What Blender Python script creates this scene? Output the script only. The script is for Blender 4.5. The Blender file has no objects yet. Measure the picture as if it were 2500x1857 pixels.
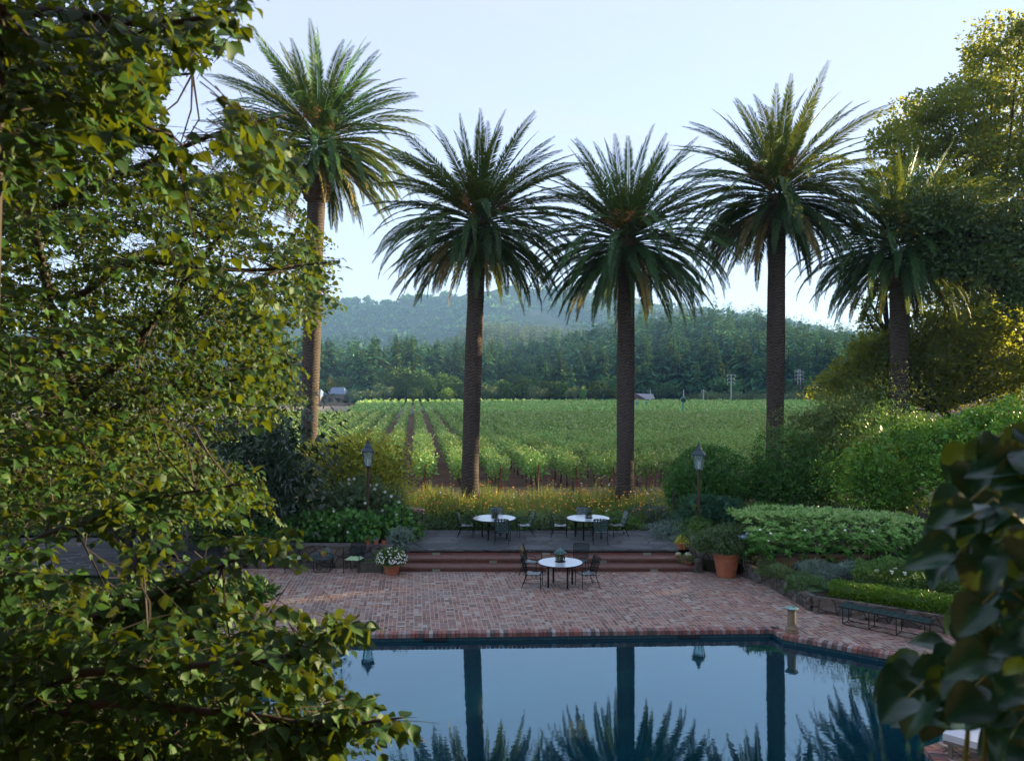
import bpy, bmesh, math, random
import numpy as np
from mathutils import Vector, Matrix, noise

R = math.radians
PI = math.pi
F = 1870.0            # focal length in photo pixels (2500 wide)
HC = 6.04             # eye height above the brick patio
HY = 942.0            # eye level row in the photo
COL = bpy.context.scene.collection
SUN_AZ = R(66)        # clockwise from +Y (view direction) towards +X
SUN_EL = R(10)


def W(px, py, d):
    return Vector(((px - 1250) / F * d, d, HC + (HY - py) / F * d))


def G(px, py, z=0.0):
    d = F * (HC - z) / (py - HY)
    return Vector(((px - 1250) / F * d, d, z))


# ------------------------------------------------------------------ mesh building
class MB:
    def __init__(self):
        self.v = []; self.f = []; self.r = []; self.rv = 0.5

    def add(self, vs, fs):
        b = len(self.v)
        self.v += [tuple(p) for p in vs]
        self.r += [self.rv] * len(vs)
        self.f += [tuple(b + i for i in f) for f in fs]

    def box(self, c, s, rz=0.0, taper=1.0, M=None):
        cx, cy, cz = c; sx, sy, sz = s[0] / 2, s[1] / 2, s[2] / 2
        vs = []
        for z in (-1, 1):
            t = 1 if z < 0 else taper
            for x, y in ((-1, -1), (1, -1), (1, 1), (-1, 1)):
                vs.append(Vector((x * sx * t, y * sy * t, z * sz)))
        Rm = Matrix.Rotation(rz, 3, 'Z') if M is None else M
        vs = [Rm @ p + Vector(c) for p in vs]
        self.add(vs, [(0, 3, 2, 1), (4, 5, 6, 7), (0, 1, 5, 4), (1, 2, 6, 5), (2, 3, 7, 6), (3, 0, 4, 7)])

    def tube(self, pts, rad, n=8, cap=True):
        pts = [Vector(p) for p in pts]
        if not hasattr(rad, '__len__'):
            rad = [rad] * len(pts)
        b = len(self.v); up = None
        for i, p in enumerate(pts):
            t = (pts[min(i + 1, len(pts) - 1)] - pts[max(i - 1, 0)])
            if t.length < 1e-9: t = Vector((0, 0, 1))
            t.normalize()
            if up is None:
                up = Vector((0, 0, 1)) if abs(t.z) < 0.9 else Vector((1, 0, 0))
            a = t.cross(up)
            if a.length < 1e-4: a = t.cross(Vector((1, 0.3, 0)))
            a.normalize(); c = t.cross(a).normalized(); up = -c if False else up
            for k in range(n):
                w = 2 * PI * k / n
                q = p + (a * math.cos(w) + c * math.sin(w)) * rad[i]
                self.v.append(tuple(q)); self.r.append(self.rv)
        for i in range(len(pts) - 1):
            for k in range(n):
                k2 = (k + 1) % n
                self.f.append((b + i * n + k, b + i * n + k2, b + (i + 1) * n + k2, b + (i + 1) * n + k))
        if cap:
            self.f.append(tuple(b + k for k in reversed(range(n))))
            e = b + (len(pts) - 1) * n
            self.f.append(tuple(e + k for k in range(n)))

    def lathe(self, prof, c=(0, 0, 0), n=24, jitter=None):
        b = len(self.v); cx, cy, cz = c
        for i, (r, z) in enumerate(prof):
            for k in range(n):
                w = 2 * PI * k / n
                rr = r * (1 + (jitter(i, k) if jitter else 0))
                self.v.append((cx + rr * math.cos(w), cy + rr * math.sin(w), cz + z)); self.r.append(self.rv)
        for i in range(len(prof) - 1):
            for k in range(n):
                k2 = (k + 1) % n
                self.f.append((b + i * n + k, b + i * n + k2, b + (i + 1) * n + k2, b + (i + 1) * n + k))
        self.f.append(tuple(b + k for k in reversed(range(n))))
        e = b + (len(prof) - 1) * n
        self.f.append(tuple(e + k for k in range(n)))

    def build(self, name, mat, parent=None, smooth=False):
        return mesh_obj(name, np.array(self.v, dtype=np.float64), self.f, mat, parent, smooth, np.array(self.r))


def mesh_obj(name, V, Fs, mat, parent=None, smooth=False, rnd=None):
    me = bpy.data.meshes.new(name)
    if isinstance(Fs, np.ndarray):
        nf, k = Fs.shape
        me.vertices.add(len(V)); me.vertices.foreach_set('co', np.ascontiguousarray(V, dtype=np.float32).ravel())
        me.loops.add(nf * k); me.loops.foreach_set('vertex_index', Fs.astype(np.int32).ravel())
        me.polygons.add(nf)
        me.polygons.foreach_set('loop_start', np.arange(0, nf * k, k, dtype=np.int32))
        me.update(calc_edges=True)
    else:
        me.from_pydata([tuple(p) for p in V], [], Fs)
        me.update()
    if rnd is not None:
        at = me.attributes.new('rnd', 'FLOAT', 'POINT')
        at.data.foreach_set('value', np.asarray(rnd, dtype=np.float32))
    if smooth:
        me.polygons.foreach_set('use_smooth', np.ones(len(me.polygons), dtype=bool))
    me.materials.append(mat)
    o = bpy.data.objects.new(name, me)
    COL.objects.link(o)
    if parent is not None:
        o.parent = parent
    return o


def tag(o, label, cat, group=None):
    o['label'] = label; o['category'] = cat
    if group: o['group'] = group
    return o


def struct(o, label=None):
    o['kind'] = 'structure'
    if label: o['label'] = label
    return o


def thing(name, loc, label, cat, group=None, rz=0.0):
    e = bpy.data.objects.new(name, None); COL.objects.link(e)
    e.empty_display_size = 0.1
    e.location = loc; e.rotation_euler = (0, 0, rz)
    return tag(e, label, cat, group)


def dup(root, loc, rz=None, label=None, scale=None):
    kids = [c for c in COL.objects if c.parent == root]
    r = root.copy(); COL.objects.link(r); r.location = loc
    if rz is not None: r.rotation_euler = (0, 0, rz)
    if scale is not None: r.scale = (scale,) * 3 if not hasattr(scale, '__len__') else scale
    if label: r['label'] = label
    for ch in kids:
        c = ch.copy(); COL.objects.link(c); c.parent = r
    return r


KIDS = {}
def dupk(root, loc, rz=None, label=None, scale=None, name=None):
    """dup with a remembered list of children, quick for hundreds of copies (two levels)."""
    if root.name not in KIDS:
        allo = list(COL.objects)
        KIDS[root.name] = [(c, [g for g in allo if g.parent == c]) for c in allo if c.parent == root]
    r = root.copy(); COL.objects.link(r); r.location = loc
    if name: r.name = name
    if rz is not None: r.rotation_euler = (0, 0, rz)
    if scale is not None: r.scale = (scale,) * 3 if not hasattr(scale, '__len__') else scale
    if label: r['label'] = label
    for ch, gs in KIDS[root.name]:
        c = ch.copy(); COL.objects.link(c); c.parent = r
        for g in gs:
            d = g.copy(); COL.objects.link(d); d.parent = c
    return r


# ------------------------------------------------------------------ leaves (numpy)
def unit(a):
    return a / np.maximum(np.linalg.norm(a, axis=-1, keepdims=True), 1e-9)


def leaf_quads(P, D, size, aspect, rng, fold=0.25, droop=0.0, up=None):
    """one folded rhombus per leaf: P base points, D directions, size lengths"""
    n = len(P)
    D = unit(D)
    if up is None:
        up = rng.normal(size=(n, 3))
    S = unit(np.cross(D, up))
    N = np.cross(S, D)
    L = size[:, None]; Wd = L * aspect * 0.5
    v0 = P
    mid = P + D * L * 0.42
    v1 = mid - S * Wd + N * Wd * fold
    v3 = mid + S * Wd + N * Wd * fold
    v2 = P + D * L - N * L * droop
    V = np.stack([v0, v1, v2, v3], 1).reshape(-1, 3)
    Fs = np.arange(4 * n).reshape(n, 4)
    return V, Fs


class Cloud:
    """collects many small leaf faces, and core hulls, for one mesh"""
    def __init__(self, seed=0):
        self.rng = np.random.default_rng(seed); self.V = []; self.F = []; self.r = []; self.n = 0

    def put(self, V, Fs, r):
        self.V.append(V); self.F.append(Fs + self.n); self.r.append(r); self.n += len(V)

    def leaves(self, P, D, size, aspect=0.5, fold=0.25, droop=0.0, r=None, up=None):
        V, Fs = leaf_quads(P, D, size, aspect, self.rng, fold, droop, up)
        if r is None: r = self.rng.random(len(P))
        self.put(V, Fs, np.repeat(r, 4))

    def blob(self, c, rad, n, size, aspect=0.5, lumps=9, bump=0.22, depth=0.3, outward=0.7, down=0.0,
             zmin=None, hemi=-0.6, core=True, fold=0.25, tone=0.0):
        """leafy lump: leaves in the outer shell of a bumpy ellipsoid"""
        rng = self.rng
        c = np.array(c, float); rad = np.array(rad, float)
        u = unit(rng.normal(size=(int(n * 1.6) + 8, 3)))
        u = u[u[:, 2] > hemi][:n]
        n = len(u)
        ld = unit(rng.normal(size=(lumps, 3))); la = rng.uniform(0.4, 1.0, lumps) * bump * 2.2

        def radius(uu):
            q = np.ones(len(uu)) - bump * 0.6
            for d, a in zip(ld, la):
                q += a * np.clip((uu @ d - 0.55) / 0.45, 0, 1) ** 1.3
            return q
        k = radius(u) * (1 - np.abs(rng.normal(size=n)) * depth * 0.55)
        P = c + u * rad * k[:, None]
        nrm = unit(u / rad)
        D = nrm * outward + rng.normal(size=(n, 3)) * 0.55 + np.array([0, 0, -down])
        if zmin is not None:
            m = P[:, 2] > zmin; P, D = P[m], D[m]
        s = size * rng.uniform(0.6, 1.3, len(P))
        # tone patches: neighbouring twigs share a tint
        cell = np.floor(P / (size * 4.0)).astype(np.int64)
        h = (cell[:, 0] * 73856093 ^ cell[:, 1] * 19349663 ^ cell[:, 2] * 83492791) % 997 / 997.0
        r = np.clip(0.55 * h + 0.45 * rng.random(len(P)) + tone, 0, 1)
        self.leaves(P, D, s, aspect, fold=fold, r=r)
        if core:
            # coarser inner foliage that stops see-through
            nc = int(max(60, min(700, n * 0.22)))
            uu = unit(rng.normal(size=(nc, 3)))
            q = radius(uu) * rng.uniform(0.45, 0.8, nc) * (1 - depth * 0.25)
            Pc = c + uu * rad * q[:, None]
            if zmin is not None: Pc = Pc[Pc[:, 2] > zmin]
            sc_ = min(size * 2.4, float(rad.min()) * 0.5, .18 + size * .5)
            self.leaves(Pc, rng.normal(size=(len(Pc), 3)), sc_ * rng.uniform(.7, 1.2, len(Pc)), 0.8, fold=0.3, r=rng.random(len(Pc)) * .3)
        return self

    def build(self, name, mat, parent=None, smooth=False):
        V = np.concatenate(self.V); Fs = np.concatenate(self.F); r = np.concatenate(self.r)
        return mesh_obj(name, V, Fs, mat, parent, smooth, r)

    def shift(self, o):
        o = np.array(o, float)
        self.V = [v - o for v in self.V]
        return self
# ------------------------------------------------------------------ materials
class NT:
    def __init__(self, m):
        m.use_nodes = True
        self.t = m.node_tree; self.t.nodes.clear()
        self.out = self.t.nodes.new('ShaderNodeOutputMaterial')

    def n(self, kind, **kw):
        nd = self.t.nodes.new(kind)
        ins = kw.pop('ins', {})
        for k, v in kw.items(): setattr(nd, k, v)
        for k, v in ins.items(): self.set(nd.inputs[k], v)
        return nd

    def set(self, sock, v):
        if isinstance(v, bpy.types.NodeSocket): self.t.links.new(v, sock)
        elif isinstance(v, tuple) and len(v) == 3 and sock.type == 'RGBA': sock.default_value = (*v, 1)
        else: sock.default_value = v

    def math(self, op, a, b=0.0, c=None):
        nd = self.t.nodes.new('ShaderNodeMath'); nd.operation = op
        self.set(nd.inputs[0], a); self.set(nd.inputs[1], b)
        if c is not None: self.set(nd.inputs[2], c)
        return nd.outputs[0]

    def mix(self, f, a, b, mode='MIX'):
        nd = self.t.nodes.new('ShaderNodeMix'); nd.data_type = 'RGBA'; nd.blend_type = mode
        self.set(nd.inputs[0], f); self.set(nd.inputs[6], a); self.set(nd.inputs[7], b)
        return nd.outputs[2]

    def ramp(self, f, stops):
        nd = self.t.nodes.new('ShaderNodeValToRGB')
        el = nd.color_ramp.elements
        while len(el) < len(stops): el.new(0.5)
        for e, (p, c) in zip(el, stops):
            e.position = p; e.color = (*c, 1) if len(c) == 3 else c
        self.set(nd.inputs[0], f)
        return nd.outputs[0]

    def noise(self, scale, detail=3, vec=None, rough=0.5, dist=0.0):
        nd = self.n('ShaderNodeTexNoise', ins={'Scale': scale, 'Detail': detail, 'Roughness': rough, 'Distortion': dist})
        if vec is not None: self.set(nd.inputs['Vector'], vec)
        return nd.outputs[0]

    def obj(self):
        return self.n('ShaderNodeTexCoord').outputs['Object']

    def pos(self):
        return self.n('ShaderNodeNewGeometry').outputs['Position']

    def bump(self, h, s=0.5, d=0.02):
        return self.n('ShaderNodeBump', ins={'Strength': s, 'Distance': d, 'Height': h}).outputs[0]

    def prin(self, col, rough=0.7, **kw):
        p = self.n('ShaderNodeBsdfPrincipled')
        self.set(p.inputs['Base Color'], col); self.set(p.inputs['Roughness'], rough)
        for k, v in kw.items(): self.set(p.inputs[k.replace('_', ' ')], v)
        return p

    def end(self, sh):
        self.t.links.new(sh, self.out.inputs[0])


def M(name):
    m = bpy.data.materials.new(name)
    return m, NT(m)


GAIN = {'birch leaf': (.95, 1.35, 1.0), 'palm frond': (1.3, 1.5, 1.15), 'grape leaf': (1.75, 2.15, 1.3), 'privet leaf': (2.3, 2.6, 1.8), 'bright shrub leaf': (2.0, 2.2, 1.4), 'feathery shrub leaf': (1.9, 2.2, 1.5), 'lacy grey shrub leaf': (1.8, 2.0, 1.3), 'long dark leaf': (1.5, 1.9, 1.4), 'golden shrub leaf': (1.9, 2.1, 1.0), 'silver leaf': (1, 1.1, 1), 'pale edged leaf': (1.4, 1.7, 1.1), 'box hedge leaf': (1.5, 1.6, 1),
        'meadow stem': (.72, 1.08, .8), 'moss': (1, 1, 1), 'conifer needle': (1.3, 1.5, 1.15), 'woodland leaf': (1.4, 1.45, 1.0), 'broad dark leaf': (1.2, 1.5, 1.3), 'dark oak leaf': (1.5, 1.8, 1.2), 'yellow tree leaf': (1, 1, 1)}


def leafmat(name, stops, trans=(0.2, 0.25, 0.02), tfac=0.3, rough=0.5, spec=0.4, gain=None):
    """stops: colours along the per-leaf random value; translucent share gives the backlit glow"""
    g_ = GAIN.get(name, (1.55, 1.75, 1.2)); stops = [tuple(min(.5, x * y) for x, y in zip(c, g_)) for c in stops]
    m, t = M(name)
    a = t.n('ShaderNodeAttribute', attribute_name='rnd').outputs['Fac']
    oi = t.n('ShaderNodeObjectInfo').outputs['Random']
    col = t.ramp(a, [(i / max(1, len(stops) - 1), c) for i, c in enumerate(stops)])
    hsv = t.n('ShaderNodeHueSaturation', ins={'Color': col})
    t.set(hsv.inputs['Hue'], t.math('MULTIPLY_ADD', oi, 0.025, 0.4875))
    t.set(hsv.inputs['Value'], t.math('MULTIPLY_ADD', oi, 0.6, 0.72))
    p = t.prin(hsv.outputs[0], rough, Specular_IOR_Level=spec)
    tr = t.n('ShaderNodeBsdfTranslucent')
    t.set(tr.inputs[0], t.mix(a, tuple(c * 0.75 for c in trans), trans))
    mx = t.n('ShaderNodeMixShader', ins={0: tfac})
    t.t.links.new(p.outputs[0], mx.inputs[1]); t.t.links.new(tr.outputs[0], mx.inputs[2])
    t.end(mx.outputs[0])
    return m


def plain(name, col, rough=0.6, metal=0.0, spec=0.5, var=0.25, scale=6.0, bump=0.0, bscale=30, **kw):
    m, t = M(name)
    o = t.obj()
    n1 = t.noise(scale, 4, o)
    c = t.mix(t.math('MULTIPLY', n1, 1.0), tuple(x * (1 - var) for x in col), tuple(min(1, x * (1 + var)) for x in col))
    p = t.prin(c, rough, Metallic=metal, Specular_IOR_Level=spec)
    if bump: t.set(p.inputs['Normal'], t.bump(t.noise(bscale, 4, o), bump, 0.01))
    t.end(p.outputs[0])
    return m


MT = {}
MT['birch'] = leafmat('birch leaf', [(.014, .036, .009), (.022, .056, .011), (.032, .075, .013), (.06, .11, .018)], trans=(.27, .33, .012), tfac=.2, rough=.55, spec=.22)
MT['broad'] = leafmat('broad dark leaf', [(.008, .032, .018), (.013, .048, .026), (.03, .075, .03)], trans=(.10, .15, .008), tfac=.10, rough=.33, spec=.5)
MT['palm'] = leafmat('palm frond', [(.2, .125, .05), (.035, .052, .02), (.020, .045, .02), (.025, .065, .022), (.05, .11, .03)], trans=(.22, .26, .03), tfac=.22, rough=.48, spec=.3)
MT['vine'] = leafmat('grape leaf', [(.05, .10, .032), (.11, .19, .06), (.17, .28, .085), (.3, .4, .12)], trans=(.22, .32, .06), tfac=.3, rough=.45, spec=.45)
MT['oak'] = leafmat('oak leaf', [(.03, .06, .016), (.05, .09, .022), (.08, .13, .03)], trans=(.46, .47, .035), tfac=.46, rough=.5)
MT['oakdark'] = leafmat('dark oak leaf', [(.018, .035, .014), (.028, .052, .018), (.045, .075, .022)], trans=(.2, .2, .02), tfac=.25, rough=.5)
MT['far'] = leafmat('woodland leaf', [(.03, .08, .04), (.065, .135, .055), (.12, .2, .07)], trans=(.1, .13, .03), tfac=.15, rough=.8, spec=.05)
MT['treeline'] = leafmat('field oak leaf', [(.035, .065, .022), (.07, .115, .035), (.12, .17, .05)], trans=(.1, .13, .03), tfac=.15, rough=.8, spec=.05)
MT['sun_tint_forest'] = leafmat('hill conifer with painted sun', [(.04, .06, .028), (.08, .10, .04), (.15, .16, .06)], trans=(.2, .2, .04), tfac=.2, rough=.8, spec=.05)  # sunlight on the middle hill is put into these paler, yellower colours
MT['olive'] = leafmat('grey green leaf', [(.07, .10, .06), (.10, .14, .08), (.13, .18, .09)], trans=(.2, .24, .06), tfac=.25, rough=.6, spec=.3)
MT['conifer'] = leafmat('conifer needle', [(.02, .06, .038), (.045, .115, .06), (.11, .19, .08)], trans=(.12, .12, .02), tfac=.12, rough=.8, spec=.05)
MT['yellowtree'] = leafmat('yellow tree leaf', [(.16, .2, .03), (.3, .3, .04), (.4, .36, .05)], trans=(.5, .5, .05), tfac=.35, rough=.6, spec=.2)
MT['gold'] = leafmat('golden shrub leaf', [(.05, .08, .015), (.13, .17, .02), (.28, .26, .03), (.55, .36, .03)], trans=(.5, .42, .03), tfac=.35, rough=.45)
MT['loquat'] = leafmat('long dark leaf', [(.012, .026, .014), (.02, .042, .022), (.035, .068, .032)], trans=(.08, .1, .02), tfac=.12, rough=.32, spec=.5)
MT['privet'] = leafmat('privet leaf', [(.012, .036, .010), (.024, .06, .014), (.05, .10, .02)], trans=(.12, .16, .02), tfac=.2, rough=.45, spec=.25)
MT['bright'] = leafmat('bright shrub leaf', [(.03, .075, .014), (.05, .13, .02), (.09, .19, .025), (.17, .25, .035)], trans=(.2, .26, .03), tfac=.3, rough=.45)
MT['lacy'] = leafmat('lacy grey shrub leaf', [(.04, .06, .025), (.06, .09, .035), (.09, .13, .05), (.16, .17, .05)], trans=(.24, .26, .04), tfac=.3, rough=.6)
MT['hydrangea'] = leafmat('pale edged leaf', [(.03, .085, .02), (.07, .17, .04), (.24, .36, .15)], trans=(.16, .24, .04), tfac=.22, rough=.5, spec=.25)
MT['box'] = leafmat('box hedge leaf', [(.045, .12, .012), (.08, .21, .018), (.14, .28, .03)], trans=(.14, .24, .02), tfac=.25, rough=.4)
MT['rose'] = leafmat('rose leaf', [(.04, .10, .028), (.07, .15, .04), (.11, .2, .055)], trans=(.14, .2, .04), tfac=.25, rough=.5)
MT['silver'] = leafmat('silver leaf', [(.12, .18, .15), (.2, .27, .23), (.3, .37, .33)], trans=(.2, .25, .2), tfac=.2, rough=.7, spec=.2)
MT['teal'] = leafmat('teal green leaf', [(.02, .07, .055), (.035, .10, .07), (.05, .13, .09)], trans=(.06, .15, .08), tfac=.2, rough=.55)
MT['feather'] = leafmat('feathery shrub leaf', [(.03, .06, .03), (.05, .085, .04), (.08, .10, .06)], trans=(.14, .18, .04), tfac=.22, rough=.6)
MT['mead'] = leafmat('meadow stem', [(.10, .13, .035), (.17, .21, .045), (.27, .27, .07), (.3, .26, .14)], trans=(.42, .42, .06), tfac=.3, rough=.6, spec=.2)
MT['grass'] = leafmat('lawn blade', [(.02, .045, .012), (.035, .07, .018), (.05, .09, .02)], trans=(.1, .15, .02), tfac=.2, rough=.6)
MT['lowgreen'] = leafmat('low plant leaf', [(.035, .08, .02), (.06, .13, .03), (.09, .17, .04)], trans=(.16, .24, .03), tfac=.25, rough=.5)
MT['orange'] = plain('orange petal', (.75, .26, .02), .6, var=.2, scale=60)
MT['yellowp'] = plain('yellow petal', (.75, .5, .04), .6, var=.15, scale=60)
MT['rust_petal'] = plain('rust red petal', (.36, .06, .02), .6, var=.3, scale=60)
MT['pink'] = plain('pink petal', (.72, .36, .34), .6, var=.2, scale=60)
MT['white_petal'] = plain('white petal', (.8, .82, .76), .6, var=.1, scale=60)
MT['black_metal'] = plain('black green painted metal', (.004, .007, .0065), .5, spec=.25, var=.3)
MT['strap'] = plain('dark green vinyl strap', (.003, .014, .013), .6, spec=.12, var=.3, scale=12)
MT['strap_pale'] = plain('glossy green vinyl strap', (.05, .10, .10), .25, spec=.7, var=.3, scale=12)
MT['bench'] = plain('teal mesh bench seat', (.008, .038, .036), .5, spec=.3, var=.3, scale=12)
MT['tabletop'] = plain('frosted tabletop', (.42, .52, .56), .18, spec=1.0, var=.06, scale=3)
MT['dark_top'] = plain('dark teal tabletop', (.02, .05, .055), .3, spec=.8)
MT['rusty'] = plain('rusty post', (.075, .032, .022), .8, var=.5, scale=9, bump=.4)
MT['lamp_metal'] = plain('weathered lamp metal', (.035, .06, .07), .55, metal=.2, var=.4, scale=14, bump=.2)
MT['terracotta'] = plain('terracotta', (.36, .125, .06), .82, var=.28, scale=7, bump=.25, bscale=22)
MT['darkpot'] = plain('dark planter', (.02, .022, .024), .5)
MT['stone_trough'] = plain('mossy trough stone', (.075, .075, .055), .95, var=.5, scale=8, bump=.8)
MT['pedestal'] = plain('weathered pedestal stone', (.22, .17, .11), .92, var=.45, scale=11, bump=.8, bscale=24)
MT['verdigris'] = plain('verdigris bronze', (.14, .3, .29), .6, metal=.2, var=.35, scale=14)
MT['cushion'] = plain('pale green cushion', (.30, .44, .24), .9, var=.12, scale=10, bump=.3)
MT['bark'] = plain('dark bark', (.022, .016, .012), .95, var=.5, scale=5, bump=1.0, bscale=9)
MT['twig'] = plain('reddish twig', (.035, .024, .014), .8, var=.4, scale=5)
MT['stem'] = plain('yellow green stem', (.2, .2, .04), .6, var=.3)
MT['fibre'] = plain('orange fruit stalk', (.42, .17, .045), .8, var=.4, scale=8)
MT['boss'] = plain('cut frond bases', (.075, .045, .025), .95, var=.55, scale=5, bump=1.0, bscale=8)
MT['drywood'] = plain('weathered wood', (.2, .17, .13), .85, var=.35, scale=8, bump=.4)
MT['pole'] = plain('pale utility pole', (.42, .42, .4), .8, var=.15, scale=1)
MT['roofblue'] = plain('blue grey roof', (.12, .17, .24), .7, var=.12, scale=1)
MT['roofmetal'] = plain('grey metal roof', (.36, .36, .38), .5, var=.1, scale=1)
MT['wallwhite'] = plain('painted wall', (.12, .12, .11), .8, var=.1, scale=1)
MT['wallbrown'] = plain('brown barn wall', (.14, .09, .07), .9, var=.25, scale=2)
MT['windgreen'] = plain('green machine paint', (.05, .28, .17), .5, var=.15)
MT['dog'] = plain('black dog fur', (.003, .003, .003), .9, spec=.1, var=.4, scale=40, bump=.5, bscale=90)
MT['bluedish'] = plain('pale blue glaze', (.28, .38, .52), .35, var=.15)
MT['cushionwhite'] = plain('white lounger cushion', (.62, .66, .68), .9, var=.04, bump=.15, bscale=60)
MT['moss'] = leafmat('moss', [(.04, .06, .02), (.07, .10, .03), (.11, .13, .05)], tfac=.1)
MT['cactus'] = plain('pale succulent', (.36, .42, .24), .8, var=.25, scale=30, bump=.5)
MT['lightcover'] = plain('step light cover', (.26, .3, .22), .6, var=.15, scale=20)
MT['vinewood'] = plain('vine trunk bark', (.075, .05, .035), .95, var=.5, scale=14, bump=.8)
MT['stakered'] = plain('rusty steel stake', (.22, .05, .03), .8, var=.35, scale=9)


def glassmat():
    m, t = M('old lantern glass')
    g = t.prin((.65, .8, .85), .12, Specular_IOR_Level=1.0)
    tr = t.n('ShaderNodeBsdfTransparent', ins={0: (.75, .88, .9)})
    mx = t.n('ShaderNodeMixShader', ins={0: 0.2})
    t.t.links.new(tr.outputs[0], mx.inputs[1]); t.t.links.new(g.outputs[0], mx.inputs[2])
    t.end(mx.outputs[0]); return m
MT['glass'] = glassmat()


def trunkmat():
    m, t = M('palm trunk bark')
    p = t.pos()
    mp = t.n('ShaderNodeMapping', ins={'Vector': p, 'Scale': (2.2, 2.2, 9.0)})
    n1 = t.noise(2.2, 5, mp.outputs[0], .65)
    n2 = t.noise(0.5, 2, p)
    a = t.n('ShaderNodeAttribute', attribute_name='rnd').outputs['Fac']
    c = t.ramp(n1, [(.25, (.055, .035, .022)), (.5, (.14, .10, .07)), (.75, (.27, .20, .14))])
    c = t.mix(t.math('MULTIPLY', a, .8), (.03, .02, .014), c)
    c = t.mix(t.math('MULTIPLY', n2, .35), c, (.14, .13, .12))
    b = t.prin(c, .92, Specular_IOR_Level=.25, Normal=t.bump(n1, .8, .04))
    t.end(b.outputs[0]); return m
MT['trunk'] = trunkmat()


def brickpaving(name, ang, cell=0.215):
    m, t = M(name)
    p = t.pos()
    mp = t.n('ShaderNodeMapping', ins={'Vector': p, 'Rotation': (0, 0, ang)})
    sep = t.n('ShaderNodeSeparateXYZ', ins={0: mp.outputs[0]})
    u = t.math('DIVIDE', sep.outputs[0], cell)
    iu = t.math('FLOOR', u)
    off = t.n('ShaderNodeTexWhiteNoise', noise_dimensions='1D', ins={'W': iu}).outputs[0]
    v = t.math('ADD', t.math('DIVIDE', sep.outputs[1], cell), off)
    iv = t.math('FLOOR', v)
    fu = t.math('SUBTRACT', u, iu); fv = t.math('SUBTRACT', v, iv)
    cv = t.n('ShaderNodeCombineXYZ', ins={0: iu, 1: iv})
    h = t.n('ShaderNodeTexWhiteNoise', noise_dimensions='3D', ins={'Vector': cv.outputs[0]}).outputs[0]
    ori = t.math('GREATER_THAN', h, .5)        # 1: split in u, 0: split in v
    a = t.math('ADD', t.math('MULTIPLY', fu, ori), t.math('MULTIPLY', fv, t.math('SUBTRACT', 1, ori)))
    a2 = t.math('MULTIPLY', a, 2); ia = t.math('FLOOR', a2); fa = t.math('SUBTRACT', a2, ia)
    b = t.math('ADD', t.math('MULTIPLY', fv, ori), t.math('MULTIPLY', fu, t.math('SUBTRACT', 1, ori)))
    da = t.math('MULTIPLY', t.math('MINIMUM', fa, t.math('SUBTRACT', 1, fa)), .5)
    db = t.math('MINIMUM', b, t.math('SUBTRACT', 1, b))
    d = t.math('MINIMUM', da, db)
    mort = t.math('SMOOTHSTEP' if False else 'LESS_THAN', d, .042)
    idv = t.n('ShaderNodeCombineXYZ', ins={0: iu, 1: iv, 2: t.math('ADD', ia, 3.3)})
    hb = t.n('ShaderNodeTexWhiteNoise', noise_dimensions='3D', ins={'Vector': idv.outputs[0]}).outputs[0]
    c = t.ramp(hb, [(0, (.09, .055, .036)), (.2, (.165, .078, .048)), (.4, (.245, .11, .068)), (.58, (.31, .155, .092)), (.74, (.31, .20, .13)), (.88, (.32, .265, .20)), (1, (.41, .38, .32))])
    st = t.noise(1.1, 5, p, .7)
    c = t.mix(t.math('MULTIPLY', t.ramp(st, [(.42, (0, 0, 0)), (.7, (1, 1, 1))]), .28), c, (.36, .32, .30))
    fine = t.noise(22, 5, p, .75)
    c = t.mix(t.ramp(fine, [(.45, (0, 0, 0)), (.75, (.5, .5, .5))]), c, (.2, .17, .16))
    # dark damp and moss patches
    mo = t.noise(.55, 3, p)
    c = t.mix(t.math('MULTIPLY', t.ramp(mo, [(.5, (0, 0, 0)), (.72, (1, 1, 1))]), .5), c, (.13, .13, .12))
    c = t.mix(mort, c, (.40, .34, .29))
    hgt = t.math('SUBTRACT', t.math('ADD', t.math('MULTIPLY', fine, .3), t.math('MULTIPLY', hb, .3)), t.math('MULTIPLY', mort, .5))
    b_ = t.prin(c, t.math('MULTIPLY_ADD', fine, .3, .55), Specular_IOR_Level=.35, Normal=t.bump(hgt, .5, .015))
    t.end(b_.outputs[0]); return m
MT['patio'] = brickpaving('worn brick paving', R(-7.3))


def brickwall(name, c1, c2, mort, wid=.21, hei=.065):
    m, t = M(name)
    p = t.pos()
    mp = t.n('ShaderNodeSeparateXYZ', ins={0: p})
    cb = t.n('ShaderNodeCombineXYZ', ins={0: mp.outputs[0], 1: t.math('ADD', mp.outputs[2], t.math('MULTIPLY', mp.outputs[1], 1.0))})
    br = t.n('ShaderNodeTexBrick', offset=.5, ins={'Vector': cb.outputs[0], 'Color1': c1, 'Color2': c2, 'Mortar': mort, 'Scale': 1.0, 'Mortar Size': .006, 'Brick Width': wid, 'Row Height': hei, 'Bias': 0.0})
    n = t.noise(7, 5, p, .7)
    c = t.mix(t.ramp(n, [(.4, (0, 0, 0)), (.75, (.7, .7, .7))]), br.outputs[0], (.15, .12, .11))
    b = t.prin(c, .8, Normal=t.bump(n, .5, .01)); t.end(b.outputs[0]); return m
MT['stepbrick'] = brickwall('red step brick', (.22, .06, .036), (.15, .048, .03), (.10, .07, .06))
MT['treadbrick'] = brickwall('step tread brick', (.20, .095, .062), (.15, .075, .05), (.14, .10, .09), wid=.105, hei=.21)


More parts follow.
